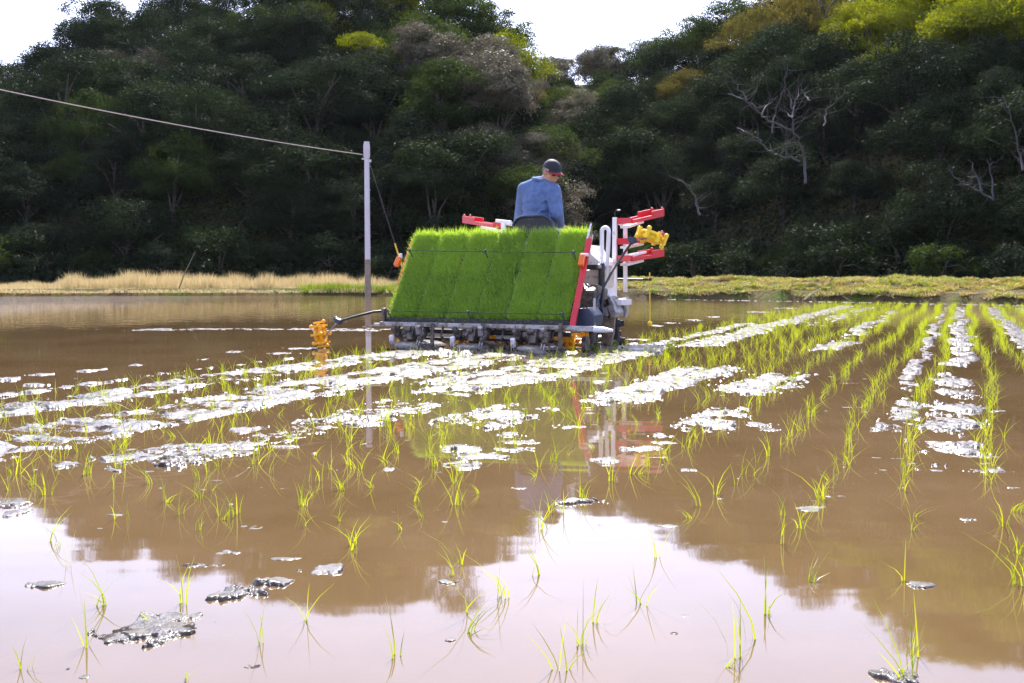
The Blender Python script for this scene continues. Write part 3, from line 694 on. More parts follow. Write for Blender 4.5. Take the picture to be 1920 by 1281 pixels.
tag(MB().tube(pts, .015, 6).build('overhead_cable', M_CABLE, smooth=True, loc=tuple(a0)), 'long pale overhead cable running from the pole top to the left', 'cable')
g0 = at_depth(690, 296, YP); g1 = at_depth(768, 545, YP + .3)
M_WIRE = mat('dark stranded wire', (.10, .09, .09), .5, .5); M_YEL = mat('yellow plastic', (.75, .48, .06), .4, var=.08)
guy = empty('guy_wire', tuple(g1)); tag(guy, 'slanting dark guy wire with a yellow sleeve right of the pole', 'wire')
MB().tube([g0 - g1, (0, 0, 0)], .012, 6).build('wire', M_WIRE, guy)
dd = (g0 - g1); MB().tube([dd * .09, dd * .36], [.032, .03], 8).build('guard_sleeve', M_YEL, guy, smooth=True)

# ---------------- rice seedlings ----------------
M_RICE = leaf_mat('rice blade', (0.060, 0.15, 0.010), (0.25, 0.32, 0.025), .42, .48, scale=5, island=.7)
def clump_mesh(name, n, hmin, hmax, spread, seed, flat=0.0, wmul=1.0):
    r = np.random.RandomState(seed)
    base = np.stack([r.normal(size=n) * .008, r.normal(size=n) * .008, np.full(n, -.012)], 1)
    h = r.uniform(hmin, hmax, n); side_ = r.normal(size=2); lean = r.normal(size=(n, 2)) * spread + side_ / np.linalg.norm(side_) * r.uniform(0, .4)
    if flat: lean = lean + np.array([math.cos(seed), math.sin(seed)]) * flat; h = h * .55
    V, Fc = blades(base, h, lean, r.uniform(.0024, .0042, n) * wmul, r.uniform(1.2, 2.6), r, 3)
    return V, Fc
rng.seed(9)
VAR = []
for k in range(16):
    VAR.append(clump_mesh('b', rng.randint(3, 6), .055, .145, rng.uniform(.2, .5), 900 + k, 1.1 if k in (3, 8, 13) else 0.0))
VARM = []
for k, (V, Fc) in enumerate(VAR):
    me = np_mesh('rice_blades', V, Fc); me.materials.append(M_RICE); VARM.append(me)
rng.seed(23)
spots = []
# hand placed foreground plants (pixel of the root)
HAND = [(170, 1212, 9, 1.05, 'in the bottom left corner beside the largest dark mud lump'), (345, 1132, 1, 1.0, 'bolt upright above the long dark mud lump'), (487, 1207, 2, .8, 'small and thin, above the short floating mud bit'), (572, 1163, 4, .75, 'three bladed, standing alone on the white reflection below the ripple rings'),
        (265, 1165, 5, .8, 'right behind the large dark mud lump'), (745, 1232, 10, .85, 'arching left at the bottom edge left of centre'), (868, 1152, 6, 1.2, 'tallest wide spreading one near the bottom centre'), (880, 1190, 3, 1.15, 'lying flat with its blades pointing right'), (948, 1122, 7, .95, 'leaning right below the reflected hat'),
        (1010, 1078, 11, 1.0, 'sprawling in the white reflection below the reflected hat'), (1055, 1255, 12, .95, 'upright at the bottom edge right of centre'), (1087, 1212, 0, .95, 'upright, just above the bottom edge right of centre'), (1118, 1170, 14, .9, 'leaning left, third one up from the bottom edge right of centre'),
        (1200, 1133, 15, .85, 'spiky on the white reflection left of the small dark mud bits'), (1232, 1045, 2, .8, 'thin at the reflected hill gap'), (1378, 1232, 1, 1.15, 'tall dense one near the lower right middle'), (1410, 1196, 4, 1.1, 'tall one leaning left near the lower right middle'), (1437, 1150, 6, 1.0, 'spread one on the edge of the brown reflection lower right'),
        (1708, 1232, 9, 1.0, 'dense at the lower right above a mud lump'), (1700, 1275, 12, 1.0, 'at the bottom right in front of a mud lump'), (1522, 1092, 3, 1.0, 'flat one with blades to the right on the brown reflection'), (1470, 1020, 1, 1.0, 'dense upright on the brown water lower right'), (1695, 1088, 5, .9, 'beside the white mud flake at lower right'),
        (1370, 1250, 8, .7, 'small one at the bottom edge, lower right middle'), (350, 1275, 8, .6, 'floating scrap at the bottom edge left'), (45, 1255, 10, .8, 'faint thin one in the bottom left corner'), (130, 1060, 2, .9, 'at the left where the reflected hill starts')]
hand_xy = []
for px, py, k, s, lab in HAND:
    q = ground(px, py); spots.append((q[0], q[1], k, s, lab)); hand_xy.append((q[0], q[1]))
for i in range(-3, 26):
    u = .15 + .3 * i
    jit = .018 if u > 2.6 else .085
    v = -9.5 + rng.random() * .1
    drift = rng.uniform(-.02, .02)
    while v < 19:
        v += (rng.uniform(.13, .19) if u > 2.6 else rng.uniform(.08, .14) if (v < 1 and u < 2.6) else rng.uniform(.12, .18))
        if -.35 < v and u < .95 + .04 * max(0, min(1, v)): continue
        if u < -.9: continue
        uu = u + drift + rng.gauss(0, jit) + .05 * math.sin(v * .7 + i); x, y = xy(uu, v)
        if y < 1.75: continue
        p = 960 + F * x / y; py = HY + CH * F / y
        if p < -30 or p > 1950 or y > shore(p) - .2: continue
        if py > 1000 and rng.random() < (.45 if p > 1250 else .72): continue
        if py > 900 and py <= 1000 and rng.random() < .12: continue
        if any((x - a_) ** 2 + (y - b2) ** 2 < .15 ** 2 for a_, b2 in hand_xy): continue
        if rng.random() < .05: continue
        dens = rng.choice((2, 2, 3)) if (u > 2.6 and v > 1.5) else rng.choice((1, 2)) if (u > 2.6 and v > -5) else 2 if (u > .9 and v > -1.5) or rng.random() < .45 else 1
        for q in range(dens):
            spots.append((x + rng.gauss(0, .02) * q, y + rng.gauss(0, .03) * q, rng.randrange(16), rng.uniform(.65, 1.05), None))
spots.sort(key=lambda s_: s_[1])
lst = spots
N_IND = 285
def zone(x, y):
    p = 960 + F * x / y; py = HY + CH * F / y
    c = ('at far left' if p < 240 else 'left of the pole reflection' if p < 560 else 'below the seedling platform' if p < 860 else 'by the reflected farmer' if p < 1120 else 'below the red racks' if p < 1380 else 'right of the racks' if p < 1660 else 'at far right')
    return ('in the front water ' if py > 1100 else 'in the near water ' if py > 980 else 'in the brown water ' if py > 880 else 'further back ' if py > 820 else 'far back ') + c
rest = []
for i, (x, y, k, s, lab) in enumerate(lst):
    if i < N_IND:
        o = bpy.data.objects.new('rice_seedling', VARM[k]); C.objects.link(o); o.location = (x, y, 0); o.rotation_euler = (0, 0, rng.uniform(0, 6.28)); o.scale = (s, s, s)
        form = ('short ' if s < .76 else 'tall ' if s > .93 else '') + ('drooping' if k in (3, 8, 13) else 'sparse' if len(VARM[k].polygons) < 10 else 'bushy' if len(VARM[k].polygons) > 12 else 'upright')
        tag(o, (f'young rice seedling {lab}' if lab else f'{form} rice seedling {zone(x, y)}'), 'rice seedling', 'rice seedlings planted in the flooded field')
    else: rest.append((x, y, k, s))
VV = []; FF = []; off = 0
for x, y, k, s in rest:
    V, Fc = VAR[k]; a_ = rng.uniform(0, 6.28); c_, s_ = math.cos(a_) * s, math.sin(a_) * s; wx = 1.0 + .05 * y
    VV.append(np.stack([V[:, 0] * c_ - V[:, 1] * s_ + x, V[:, 0] * s_ + V[:, 1] * c_ + y, V[:, 2] * s], 1)); FF.append(Fc + off); off += len(V)
tag(put('distant_seedlings', np_mesh('distant_seedlings', np.concatenate(VV), np.concatenate(FF)), None, M_RICE), 'hundreds of small rice seedlings in rows running to the far bank', 'rice seedlings', kind='stuff')
print('SEEDLINGS', len(lst))

# ---------------- rice transplanter ----------------
def q(px, py, v):
    """a pixel seen at forward offset v of the machine -> machine coordinates (right, forward, up)"""
    d = ray(px, py); t = (V0 + v) / (d[0] * sa + d[1] * ca)
    x, y, z_ = d[0] * t, d[1] * t, CH + d[2] * t
    return Vector((x * ca - y * sa - U0, v, z_))
MX, MY = xy(0.0, 0.0)
def mroot(name): return empty(name, (MX, MY, 0), (0, 0, -A))
MUDC = (0.16, 0.125, 0.10)
P_RED = mat('red paint', (0.62, 0.018, 0.035), .35, var=.1, coat=.3, dirt=(.28, .12, .10), dirt_amt=.1)
P_WHITE = mat('white paint', (0.78, 0.76, 0.78), .35, var=.04, coat=.3, dirt=(.45, .40, .36), dirt_amt=.15)
P_CREAM = mat('cream panel', (0.62, 0.55, 0.50), .4, var=.06, dirt=(.30, .24, .19), dirt_amt=.3)
P_GREY = mat('light grey metal', (0.42, 0.40, 0.42), .4, .5, var=.12, dirt=MUDC, dirt_amt=.35)
P_ALU = mat('aluminium rail', (0.40, 0.38, 0.40), .42, .5, var=.15, dirt=(.16, .13, .11), dirt_amt=.5)
P_DARK = mat('muddy dark iron', (0.05, 0.045, 0.045), .45, .2, var=.3, dirt=MUDC, dirt_amt=.6, scale=14)
P_BLACK = mat('black rubber', (0.018, 0.018, 0.022), .5, var=.2, dirt=MUDC, dirt_amt=.15, scale=14)
P_ROD = mat('matt black rod', (0.03, 0.035, 0.04), .8, var=.1, spec=.1)
P_NAVY = mat('dark blue plastic', (0.02, 0.035, 0.075), .4, var=.15, dirt=MUDC, dirt_amt=.1)
P_YEL = mat('orange yellow paint', (0.90, 0.44, 0.010), .38, var=.1, dirt=(.45, .26, .08), dirt_amt=.15)
P_YEL2 = mat('bright yellow plastic', (0.85, 0.58, 0.02), .35, var=.06)
P_ORG = mat('orange lamp lens', (0.85, 0.16, 0.015), .25, var=.06, coat=.5)
P_MUDPL = mat('mud caked plate', (0.22, 0.18, 0.14), .55, .0, var=.25, dirt=(.10, .08, .065), dirt_amt=.5, scale=11, bump=.4)
P_SOIL = mat('seedling soil', (0.05, 0.035, 0.022), .9, var=.3, scale=30)
rng.seed(3)
tp = mroot('rice_transplanter')
tag(tp, 'riding rice transplanter with red and white tray racks, loaded with green seedling mats', 'rice transplanter')
BT = math.atan2(.84, .56); BV0, BZ0 = .03, .262
def bd(u, s, n=0.0):    # point on the tilted board: s up the slope, n out of its rear face
    return Vector((u, BV0 + math.cos(BT) * s - math.sin(BT) * n, BZ0 + math.sin(BT) * s + math.cos(BT) * n))
# tilted seedling platform
pf = MB()
pf.bar(bd(0, -.02, -.03), bd(0, 1.02, -.03), 1.92, .03).build('seedling_platform', P_CREAM, tp)
for k in range(7): MB().bar(bd(-.955 + k * .3183, 0, .0), bd(-.955 + k * .3183, 1.02, .0), .010, .03).build('tray_divider', P_ALU, tp)
MB().bar(bd(-.96, -.015, .03), bd(.96, -.015, .03), .03, .07).build('tray_stopper', P_BLACK, tp)
def rod(name, pts, r, m, par=tp, n=8): return MB().tube(pts, r, n).build(name, m, par, smooth=True)
for (a_, b2) in [((762, 470, .22), (1082, 474, .22)), ((720, 583, -.13), (1062, 590, -.13))]:
    p0, p1 = q(*a_), q(*b2); o = rod('retaining_rod', [p0, p1], .003, P_ROD)
    for w_ in (.02, .48, .98): c = p0.lerp(p1, w_); MB().box(c, (.018, .02, .035), bev=.003).tube([c, c + Vector((0, .06, -.06))], .006, 5).build('rod_clamp', P_NAVY, o)
sg = MB().bar(q(1105, 448, .48) , q(1072, 618, -.04), .05, .035).build('side_guard', P_RED, tp, bevel=.004)
rod('guard_rod', [q(1108, 420, .52), q(1100, 452, .46)], .009, P_WHITE)
MB().box(q(1091, 489, .32) + Vector((.01, -.03, 0)), (.055, .05, .115), (R(-30), 0, 0), .012).build('reflector', P_ORG, tp)
MB().box(q(1096, 478, .34), (.08, .03, .03), None, .005).build('reflector_bracket', P_WHITE, tp)
MB().bar(bd(-.985, .35, -.01), bd(-.985, .95, -.01), .03, .04).build('side_guard', P_RED, tp, bevel=.004)
MB().box(q(746, 491, .30), (.055, .05, .10), (R(-30), R(10), 0), .012).build('reflector', P_ORG, tp)
MB().box(q(751, 480, .32), (.03, .03, .05), None, .005).build('reflector_bracket', P_WHITE, tp)
# slide rail and planting gear
rl = MB().box((.0, -.03, .235), (2.02, .05, .042), None, .006).build('slide_rail', P_ALU, tp)
MB().box((1.10, -.03, .228), (.22, .045, .05), None, .008).build('rail_end_bracket', P_GREY, tp)
MB().tube([(1.2, -.03, .225), (1.30, -.03, .222), (1.38, -.04, .218)], [.03, .026, .012], 10).build('rail_tip', P_WHITE, tp, smooth=True)
MB().box((-.95, -.03, .225), (.26, .04, .03), None, .005).tube([(-1.06, -.03, .22), (-1.2, -.06, .2)], .008, 6).build('rail_end_bracket', P_GREY, tp)
MB().tube([(-.85, .05, .17), (.95, .05, .17)], .024, 10).tube([(-.8, .04, .10), (.85, .04, .10)], .012, 10).build('cross_tube', P_BLACK, tp, smooth=True)
for u0, u1 in [(-.5, -.17), (.17, .46)]:
    mb = MB(); mb.box(((u0 + u1) / 2, .12, .15), (u1 - u0, .015, .11), (R(-20), 0, 0), .004)
    mb.build('shield_plate', P_CREAM, tp)
for ui in (-.66, 0.0, .62):
    mb = MB().box((ui, 0, .165), (.11, .17, .12), (R(12), 0, 0), .025).box((ui + .02, -.07, .12), (.07, .10, .10), (R(-25), 0, 0), .02)
    mb.cyl((ui - .10, -.02, .15), (ui + .10, -.02, .15), .05, 14).cyl((ui - .03, -.1, .19), (ui + .03, -.1, .19), .025, 10)
    gh = mb.build('gear_housing', P_DARK, tp, smooth=True)
    mbb = MB()
    for k in range(5): mbb.ball((ui + rng.uniform(-.06, .06), -.09 + rng.uniform(-.02, .02), .13 + rng.uniform(-.03, .05)), .011, nu=6, nv=4)
    mbb.build('bolt', P_ALU, gh)
    for s in (-1, 1):
        cx = ui + s * .145
        ra = MB().box((cx, -.06, .15), (.05, .22, .06), (R(35 * s), 0, 0), .022).ball((cx, -.06, .15), (.035, .05, .05)).build('rotary_arm', P_DARK, tp, smooth=True)
        MB().box((cx - .02, -.13, .14 + .05 * s), (.045, .045, .09), (R(20), 0, R(8)), .012).build('claw_case', P_GREY if s > 0 else P_WHITE, ra)
        MB().tube([(cx - .02, -.13, .10), (cx - .02, -.17, .05), (cx - .02, -.17, .01)], [.009, .006, .004], 6).tube([(cx + .005, -.13, .10), (cx + .005, -.17, .05), (cx + .005, -.17, .015)], [.009, .006, .004], 6).build('planting_claw', P_ALU, ra)
    MB().ball((ui, .16, .02), (.20, .42, .055), (R(-3), 0, R(4)), 20, 10).ball((ui + .03, -.16, .025), (.15, .10, .045), (0, R(8), 0)).build('float', mat('wet grey float', (.20, .19, .19), .25, var=.2, dirt=MUDC, dirt_amt=.6, scale=8), tp, smooth=True)
for k, (px_, w_) in enumerate([(811, .035), (905, .03), (1051, .035)]):
    a_ = q(px_, 606, -.09); b2 = q(px_ - 1, 657, -.09); MB().bar(a_, b2, w_, .02).tube([b2 + Vector((0, 0, .02)), b2 + Vector((0, .1, -.01))], .012, 6).build('row_guard', P_DARK, tp)
for k, u_ in enumerate((-.82, -.34, .3, .8)): rod('float_link', [(u_, .02, .22), (u_ + .01, -.06, .13), (u_, .1, .06)], .011, P_DARK)
mb = MB()
mb.tube([(-.55, .52, .09), (.98, .52, .09)], .016, 8)
for k in range(30):
    u_ = -.5 + k * .05
    for j in range(3):
        th = k * .5 + j * 2.094; mb.bar((u_, .52, .09), (u_, .52 + .075 * math.cos(th), .09 + .075 * math.sin(th)), .03, .008)
mb.build('levelling_rotor', P_YEL, tp)
mb = MB()
for k in range(9):
    th = k * 2 * math.pi / 9; c = q(1073, 645, .35); mb.bar(c, c + Vector((.0, .10 * math.cos(th), .10 * math.sin(th))), .035, .012)
    mb.bar(c + Vector((-.05, .09 * math.cos(th), .09 * math.sin(th))), c + Vector((.05, .09 * math.cos(th), .09 * math.sin(th))), .014, .012)
mb.build('rotor_end_wheel', P_YEL, tp)
# left marker arm
def star_wheel(c, axis, r, wd, m, par, name='marker_wheel', npad=8):
    """toothed marker wheel: hub, two rings and paddles with cross ends"""
    axis = Vector(axis).normalized(); x = axis.orthogonal().normalized(); y = axis.cross(x); mb = MB(); c = Vector(c)
    mb.tube([c - axis * wd * .5, c + axis * wd * .5], r * .22, 10)
    for s in (-1, 1):
        ring = [c + axis * s * wd * .22 + (x * math.cos(2 * math.pi * k / 16) + y * math.sin(2 * math.pi * k / 16)) * r * .62 for k in range(17)]
        mb.tube(ring, r * .15, 8, caps=False)
    for k in range(npad):
        th = 2 * math.pi * k / npad; d = x * math.cos(th) + y * math.sin(th); t = axis.cross(d)
        e0 = c + d * r * .95
        mb.tube([c + d * r * .15, c + d * r * .6, e0], [r * .09, r * .08, r * .10], 6)
        s = 1 if k % 2 else -1
        mb.bar(e0 - axis * wd * .5, e0 + axis * wd * .5, r * .30, r * .16)
        mb.ball(e0 + axis * s * wd * .5, r * .17, nu=8, nv=5)
    return mb.build(name, m, par, smooth=True)
ML = -.30
la = rod('marker_arm', [q(722, 583, -.02), q(700, 585, -.1), q(672, 592, -.2), q(640, 601, ML)], .013, P_BLACK)
MB().box(q(720, 590, -.03), (.04, .05, .13), None, .01).build('arm_hinge', P_DARK, tp)
MB().box(q(635, 602, ML), (.07, .06, .05), (0, R(20), 0), .012).ball(q(630, 598, ML), .026).build('arm_joint', P_NAVY, la)
rod('arm_tip', [q(633, 604, ML), q(608, 632, ML)], .009, P_ALU, la)
star_wheel(q(601, 627, ML), (.914, .22, .16), .125, .10, P_YEL, la)
# chassis, body, seat
MB().box((0, 1.15, .50), (.5, 1.7, .16), None, .03).box((0, .75, .38), (.95, .16, .14), None, .03).box((0, 2.05, .36), (1.0, .14, .14), None, .03).build('chassis', P_DARK, tp)
MB().box((.0, .78, .84), (.72, .56, .42), None, .05).build('rear_body', P_CREAM, tp)
fl = MB().box((0, 1.45, .60), (1.15, 1.5, .035), None, .012).build('footboard', P_WHITE, tp)
mb = MB(); mb.prism([(1.62, .6), (2.42, .6), (2.46, .95), (2.30, 1.12), (1.72, 1.16), (1.58, .95)], 'x', -.24, .24); mb.build('bonnet', P_WHITE, tp, bevel=.03)
MB().box((0, 2.475, .88), (.34, .03, .10), None, .01).build('headlight', mat('lamp glass', (.7, .7, .68), .1, var=.05), tp)
rod('steering_column', [(-.02, 1.62, .95), (-.02, 1.5, 1.18)], .03, P_BLACK)
ringp = [Vector((-.02, 1.47, 1.20)) + Vector((math.cos(t) * .18, math.sin(t) * .16, math.sin(t) * .08)) for t in [2 * math.pi * k / 24 for k in range(25)]]
sw = rod('steering_wheel', ringp, .013, P_BLACK)
MB().tube([(-.19, 1.47, 1.2), (.15, 1.47, 1.2)], .011, 6).tube([(-.02, 1.47, 1.2), (-.02, 1.32, 1.13)], .011, 6).build('spoke', P_BLACK, sw)
SP = q(1001, 412, .72)
MB().box((SP.x, .95, 1.03), (.46, .44, .09), None, .035).build('seat_cushion', P_BLACK, tp, smooth=True)
ol = [(-.225, 0), (-.215, .2)] + [(-.215 + .13 * (1 - math.cos(t)), .2 + .1 * math.sin(t)) for t in [.4, .8, 1.2, 1.57]]
ol = ol + [(-x, z_) for x, z_ in ol[::-1]]
mb = MB().prism([(SP.x + x, SP.z + .035 - .30 + z_) for x, z_ in ol], 'y', .70, .77); mb.build('seat_back', P_BLACK, tp, bevel=.015)
MB().tube([(SP.x + x, .69, SP.z + .035 - .30 + z_) for x, z_ in ol], .013, 6).build('seat_piping', P_NAVY, tp, smooth=True)
# right hand rear corner
WV = .82
fair = [q(1099, 458, WV), q(1100, 500, WV), q(1128, 499, WV), q(1124, 490, WV), q(1108, 476, WV)]
mb = MB(); mb.prism([(p.x, p.z) for p in fair], 'y', WV, WV + .5); mb.build('fairing', P_WHITE, tp, bevel=.012)
pan = [q(1096, 506, WV), q(1093, 528, WV), (q(1112, 540, WV)), q(1127, 541, WV), q(1128, 506, WV)]
mb = MB(); mb.prism([(p.x, p.z) for p in pan], 'y', WV + .02, WV + .42); mb.build('side_panel', P_CREAM, tp, bevel=.02)
MB().bar(q(1098, 500, WV - .05), q(1127, 500, WV - .05), .05, .035).build('panel_bar', P_BLACK, tp)
MB().ball(q(1123, 500, WV - .08), .026).build('bar_knob', P_ALU, tp, smooth=True)
MB().box(q(1128, 522, .80), (.05, .08, .30), None, .02).build('rubber_flap', P_BLACK, tp)
mb = MB()
for c, s, r_ in [((1104, 560, .55), (.16, .25, .22), 10), ((1122, 548, .65), (.1, .2, .12), -15), ((1112, 585, .6), (.1, .2, .2), 5)]: mb.box(q(*c), s, (R(r_), 0, R(r_)), .03)
mb.build('lift_gearbox', P_DARK, tp)
for pts, r_, m_ in [([(1094, 505, .5), (1092, 522, .45), (1100, 535, .5), (1113, 543, .6)], .010, P_ALU), ([(1099, 496, .5), (1094, 512, .4), (1091, 530, .4), (1098, 552, .5)], .009, P_BLACK),
                    ([(1118, 545, .6), (1110, 565, .5), (1103, 590, .4)], .014, P_BLACK), ([(1128, 540, .7), (1121, 560, .55), (1112, 592, .4)], .017, P_NAVY)]:
    rod('hose', [q(*p) for p in pts], r_, m_)
bx = [q(1080, 579, .15), q(1078, 612, .15), q(1112, 612, .15), q(1114, 592, .15), q(1103, 577, .15)]
mb = MB(); mb.prism([(p.x, p.z) for p in bx], 'y', .15, .42); mb.build('chain_cover', P_NAVY, tp, bevel=.012)
rod('lift_rod', [q(1090, 545, .45), q(1084, 580, .3), q(1078, 600, .2)], .014, P_DARK)
MB().bar(q(1115, 560, .2), q(1114, 612, .2), .02, .02).build('cover_stay', P_GREY, tp)
# white frame: floor edge, handrail loop
def wtube(name, pix, v, r_, m_=P_WHITE, par=tp): return rod(name, [q(x, y, v) for x, y in pix], r_, m_, par, 10)
mb = MB(); out = [(1124, 494), (1131, 500), (1134, 530), (1137, 553), (1143, 561), (1168, 562), (1168, 573), (1140, 573), (1131, 566), (1127, 540)]
mb.prism([(p.x, p.z) for p in [q(x, y, 1.0) for x, y in out]], 'y', .98, 1.30); mb.build('side_frame', P_WHITE, tp, bevel=.01)
arc = [(1128 + 7.0 + 6.5 * math.cos(t), 434 - 7 * math.sin(t)) for t in [math.pi * (1 - k / 10) for k in range(11)]]
wtube('handrail', [(1125, 500), (1127.5, 495), (1128.5, 470)] + arc + [(1140, 470), (1136, 520), (1134, 552)], 1.0, .021)
MB().box(q(1148, 580, 1.15), (.17, .3, .10), None, .02).build('step_underside', P_BLACK, tp)
# tray racks
RV = 1.35
rk = MB(); p0, p1 = q(1153, 408, RV), q(1152, 562, RV); rk.bar(p0, p1, .045, .04)
f0, f1 = q(1172.5, 417, RV + .35), q(1172.5, 548, RV + .35); rk.bar(f0, f1, .038, .04)
rk.bar(p0 + Vector((0, 0, -.02)), q(1172, 424, RV + .35), .04, .04)
rack_r = rk.build('tray_rack_frame', P_WHITE, tp, bevel=.005)
mb = MB(); o_ = [(1162, 560), (1176, 556), (1176, 582), (1172, 596), (1168, 596), (1164, 572)]
mb.prism([(p.x, p.z) for p in [q(x, y, RV) for x, y in o_]], 'y', RV, RV + .08); mb.build('rack_foot', P_GREY, tp, bevel=.008)
MB().box(q(1147, 553, RV), (.06, .06, .06), None, .01).build('latch', P_RED, tp)
def tray(c0, c1, wdt, nm='tray_rest'):
    """red tray rest: two side rails with saw-tooth slots, raised front lip, cross slats, white bearer under it"""
    c0, c1 = Vector(c0), Vector(c1); d = c1 - c0; L = d.length; d.normalize(); s = Vector((d.y, -d.x, 0)).normalized()
    if s.x < 0: s = -s
    mb = MB()
    for off in (0, wdt): mb.bar(c0 + s * off, c1 + s * off, .018, .038)
    for k in range(12): a_ = c0 + d * L * (k + .5) / 12; mb.bar(a_ + Vector((0, 0, -.012)), a_ + s * wdt + Vector((0, 0, -.012)), .02, .012)
    lip = c0 + d * L * .62; mb.bar(lip + Vector((0, 0, .035)), c1 + Vector((0, 0, .035)), .016, .05); mb.bar(lip + s * wdt + Vector((0, 0, .035)), c1 + s * wdt + Vector((0, 0, .035)), .016, .05)
    mb.bar(c1 + Vector((0, 0, .02)), c1 + s * wdt + Vector((0, 0, .02)), .02, .075); mb.bar(c0 + Vector((0, 0, .012)), c0 + s * wdt + Vector((0, 0, .012)), .05, .06)
    for off in (.02, wdt - .02): mb.ball(c1 + s * off + Vector((0, 0, .065)), .016, nu=8, nv=5)
    t = mb.build(nm, P_RED, tp)
    b_ = MB()
    b_.bar(c0 + s * wdt * .5 + Vector((0, 0, -.05)), c0 + d * L * .45 + s * wdt * .5 + Vector((0, 0, -.035)), .10, .025)
    b_.build('bearer', P_WHITE, t)
    return t
for (x0, y0, x1, y1) in [(1158, 417, 1219, 403), (1158, 455, 1219, 447), (1158, 487, 1219, 478)]:
    tray(q(x0, y0, RV + .02), q(x1, y1, RV + .78), .16)
mb = MB(); a_ = q(1166, 481, RV + .2); b2 = q(1205, 473, RV + .45)
for off in (0, .09): mb.bar(a_ + Vector((off, 0, 0)), b2 + Vector((off * .4, 0, 0)), .02, .02)
mb.bar(a_, a_ + Vector((.09, 0, 0)), .02, .02).bar(b2, b2 + Vector((.04, 0, 0)), .02, .02); mb.build('tray_handle', P_WHITE, tp)
rod('mirror_stalk', [q(1153, 408, RV), q(1153, 398, RV), q(1156, 394, RV)], .006, P_BLACK)
MB().ball(q(1160, 394, RV), (.022, .008, .007)).build('mirror', P_GREY, tp, smooth=True)
# left rack (only its top shows above the seedlings)
rk = MB(); p0 = q(944, 417, RV); rk.bar(p0, p0 + Vector((0, 0, -.72)), .045, .04); rk.bar(p0 + Vector((.02, .35, 0)), p0 + Vector((.02, .35, -.68)), .038, .04); rk.bar(p0, p0 + Vector((.02, .35, -.02)), .04, .04)
rk.bar(q(930, 414, RV), q(958, 417, RV), .04, .035); rk.build('tray_rack_frame', P_WHITE, tp, bevel=.005)
for dz in (0, -.22, -.44):
    c0 = q(926, 424, RV); c1 = q(868, 415, RV + .3)
    tray(c0 + Vector((0, 0, dz)), c1 + Vector((0, 0, dz)), .12)
# folded right marker
ra = rod('marker_arm', [q(1128, 580, .55), q(1131, 540, .65), q(1150, 505, .9), q(1184, 455, 1.25)], .013, P_BLACK)
MB().box(q(1187, 452, 1.25), (.075, .06, .06), (0, R(-25), 0), .012).ball(q(1181, 448, 1.25), .024).build('arm_joint', P_NAVY, ra)
rod('arm_tip', [q(1187, 452, 1.25), q(1220, 445, 1.3)], .009, P_ALU, ra)
star_wheel(q(1221, 444, 1.3), (.30, .25, 1.0), .155, .10, P_YEL2, ra)
# front sight marker with ball
sm = rod('sight_bar', [q(1158, 524, 1.75), q(1222, 524.5, 1.75)], .012, P_BLACK)
rod('sight_rod', [q(1218, 511, 1.75), q(1218.5, 604, 1.75)], .007, P_YEL2, sm)
MB().ball(q(1218.5, 607, 1.75), .026).build('sight_ball', P_YEL2, sm, smooth=True)
MB().box(q(1219, 524, 1.75), (.03, .03, .03), None, .005).build('sight_clamp', P_BLACK, sm)
# lugged wheels
def wheel(c, r, wd, nm):
    c = Vector(c); w_ = empty(nm); w_.parent = tp; w_.location = c
    mb = MB(); ring = [Vector((0, math.cos(t) * r * .86, math.sin(t) * r * .86)) for t in [2 * math.pi * k / 28 for k in range(29)]]
    mb.tube(ring, .042, 8, caps=False)
    for k in range(14):
        t = 2 * math.pi * k / 14; d = Vector((0, math.cos(t), math.sin(t))); s = 1 if k % 2 else -1
        mb.bar(d * r * .84 + Vector((-wd / 2, 0, 0)), d * r * .96 + Vector((wd / 2, 0, 0)), .05, .06)
        mb.ball(d * r * .93, (wd * .42, .055, .055), nu=8, nv=5)
    mb.build('lugged_tyre', P_BLACK, w_, smooth=True)
    mb = MB().cyl((-.05, 0, 0), (.05, 0, 0), .08, 14)
    for k in range(6):
        t = 2 * math.pi * k / 6; mb.tube([(0, 0, 0), (0, math.cos(t) * r * .85, math.sin(t) * r * .85)], .017, 6)
    mb.build('rim', P_DARK, w_, smooth=True)
    return w_
rc = q(1124, 612, .92); 
wheel((rc.x + .05, .92, .04), .44, .17, 'rear_wheel'); wheel((-rc.x, .92, .04), .44, .17, 'rear_wheel')
wheel((rc.x - .30, 2.1, .05), .32, .10, 'front_wheel'); wheel((-rc.x + .3, 2.1, .05), .32, .10, 'front_wheel')
# mud guards beside the right wheel
def plate(name, pix, v, th, m_):
    mb = MB(); mb.prism([(p.x, p.z) for p in [q(x, y, v) for x, y in pix]], 'y', v, v + th); return mb.build(name, m_, tp, bevel=.004)
plate('mud_guard', [(1129, 552), (1133, 558), (1141, 592), (1131, 594), (1128, 580)], .84, .20, P_GREY)
plate('mud_guard', [(1139, 555), (1144, 558), (1155.5, 587), (1154, 596), (1145, 596), (1137, 572)], .84, .25, P_ALU)
plate('wheel_shield', [(1133, 596), (1152, 596), (1150, 625), (1145, 648), (1132, 650), (1130, 620)], .88, .05, P_MUDPL)
wc = q(1098, 645, .3); MB().tube([wc + Vector((-.02, 0, 0)), wc + Vector((.02, 0, 0))], .075, 14).build('gauge_wheel', P_DARK, tp, smooth=True)

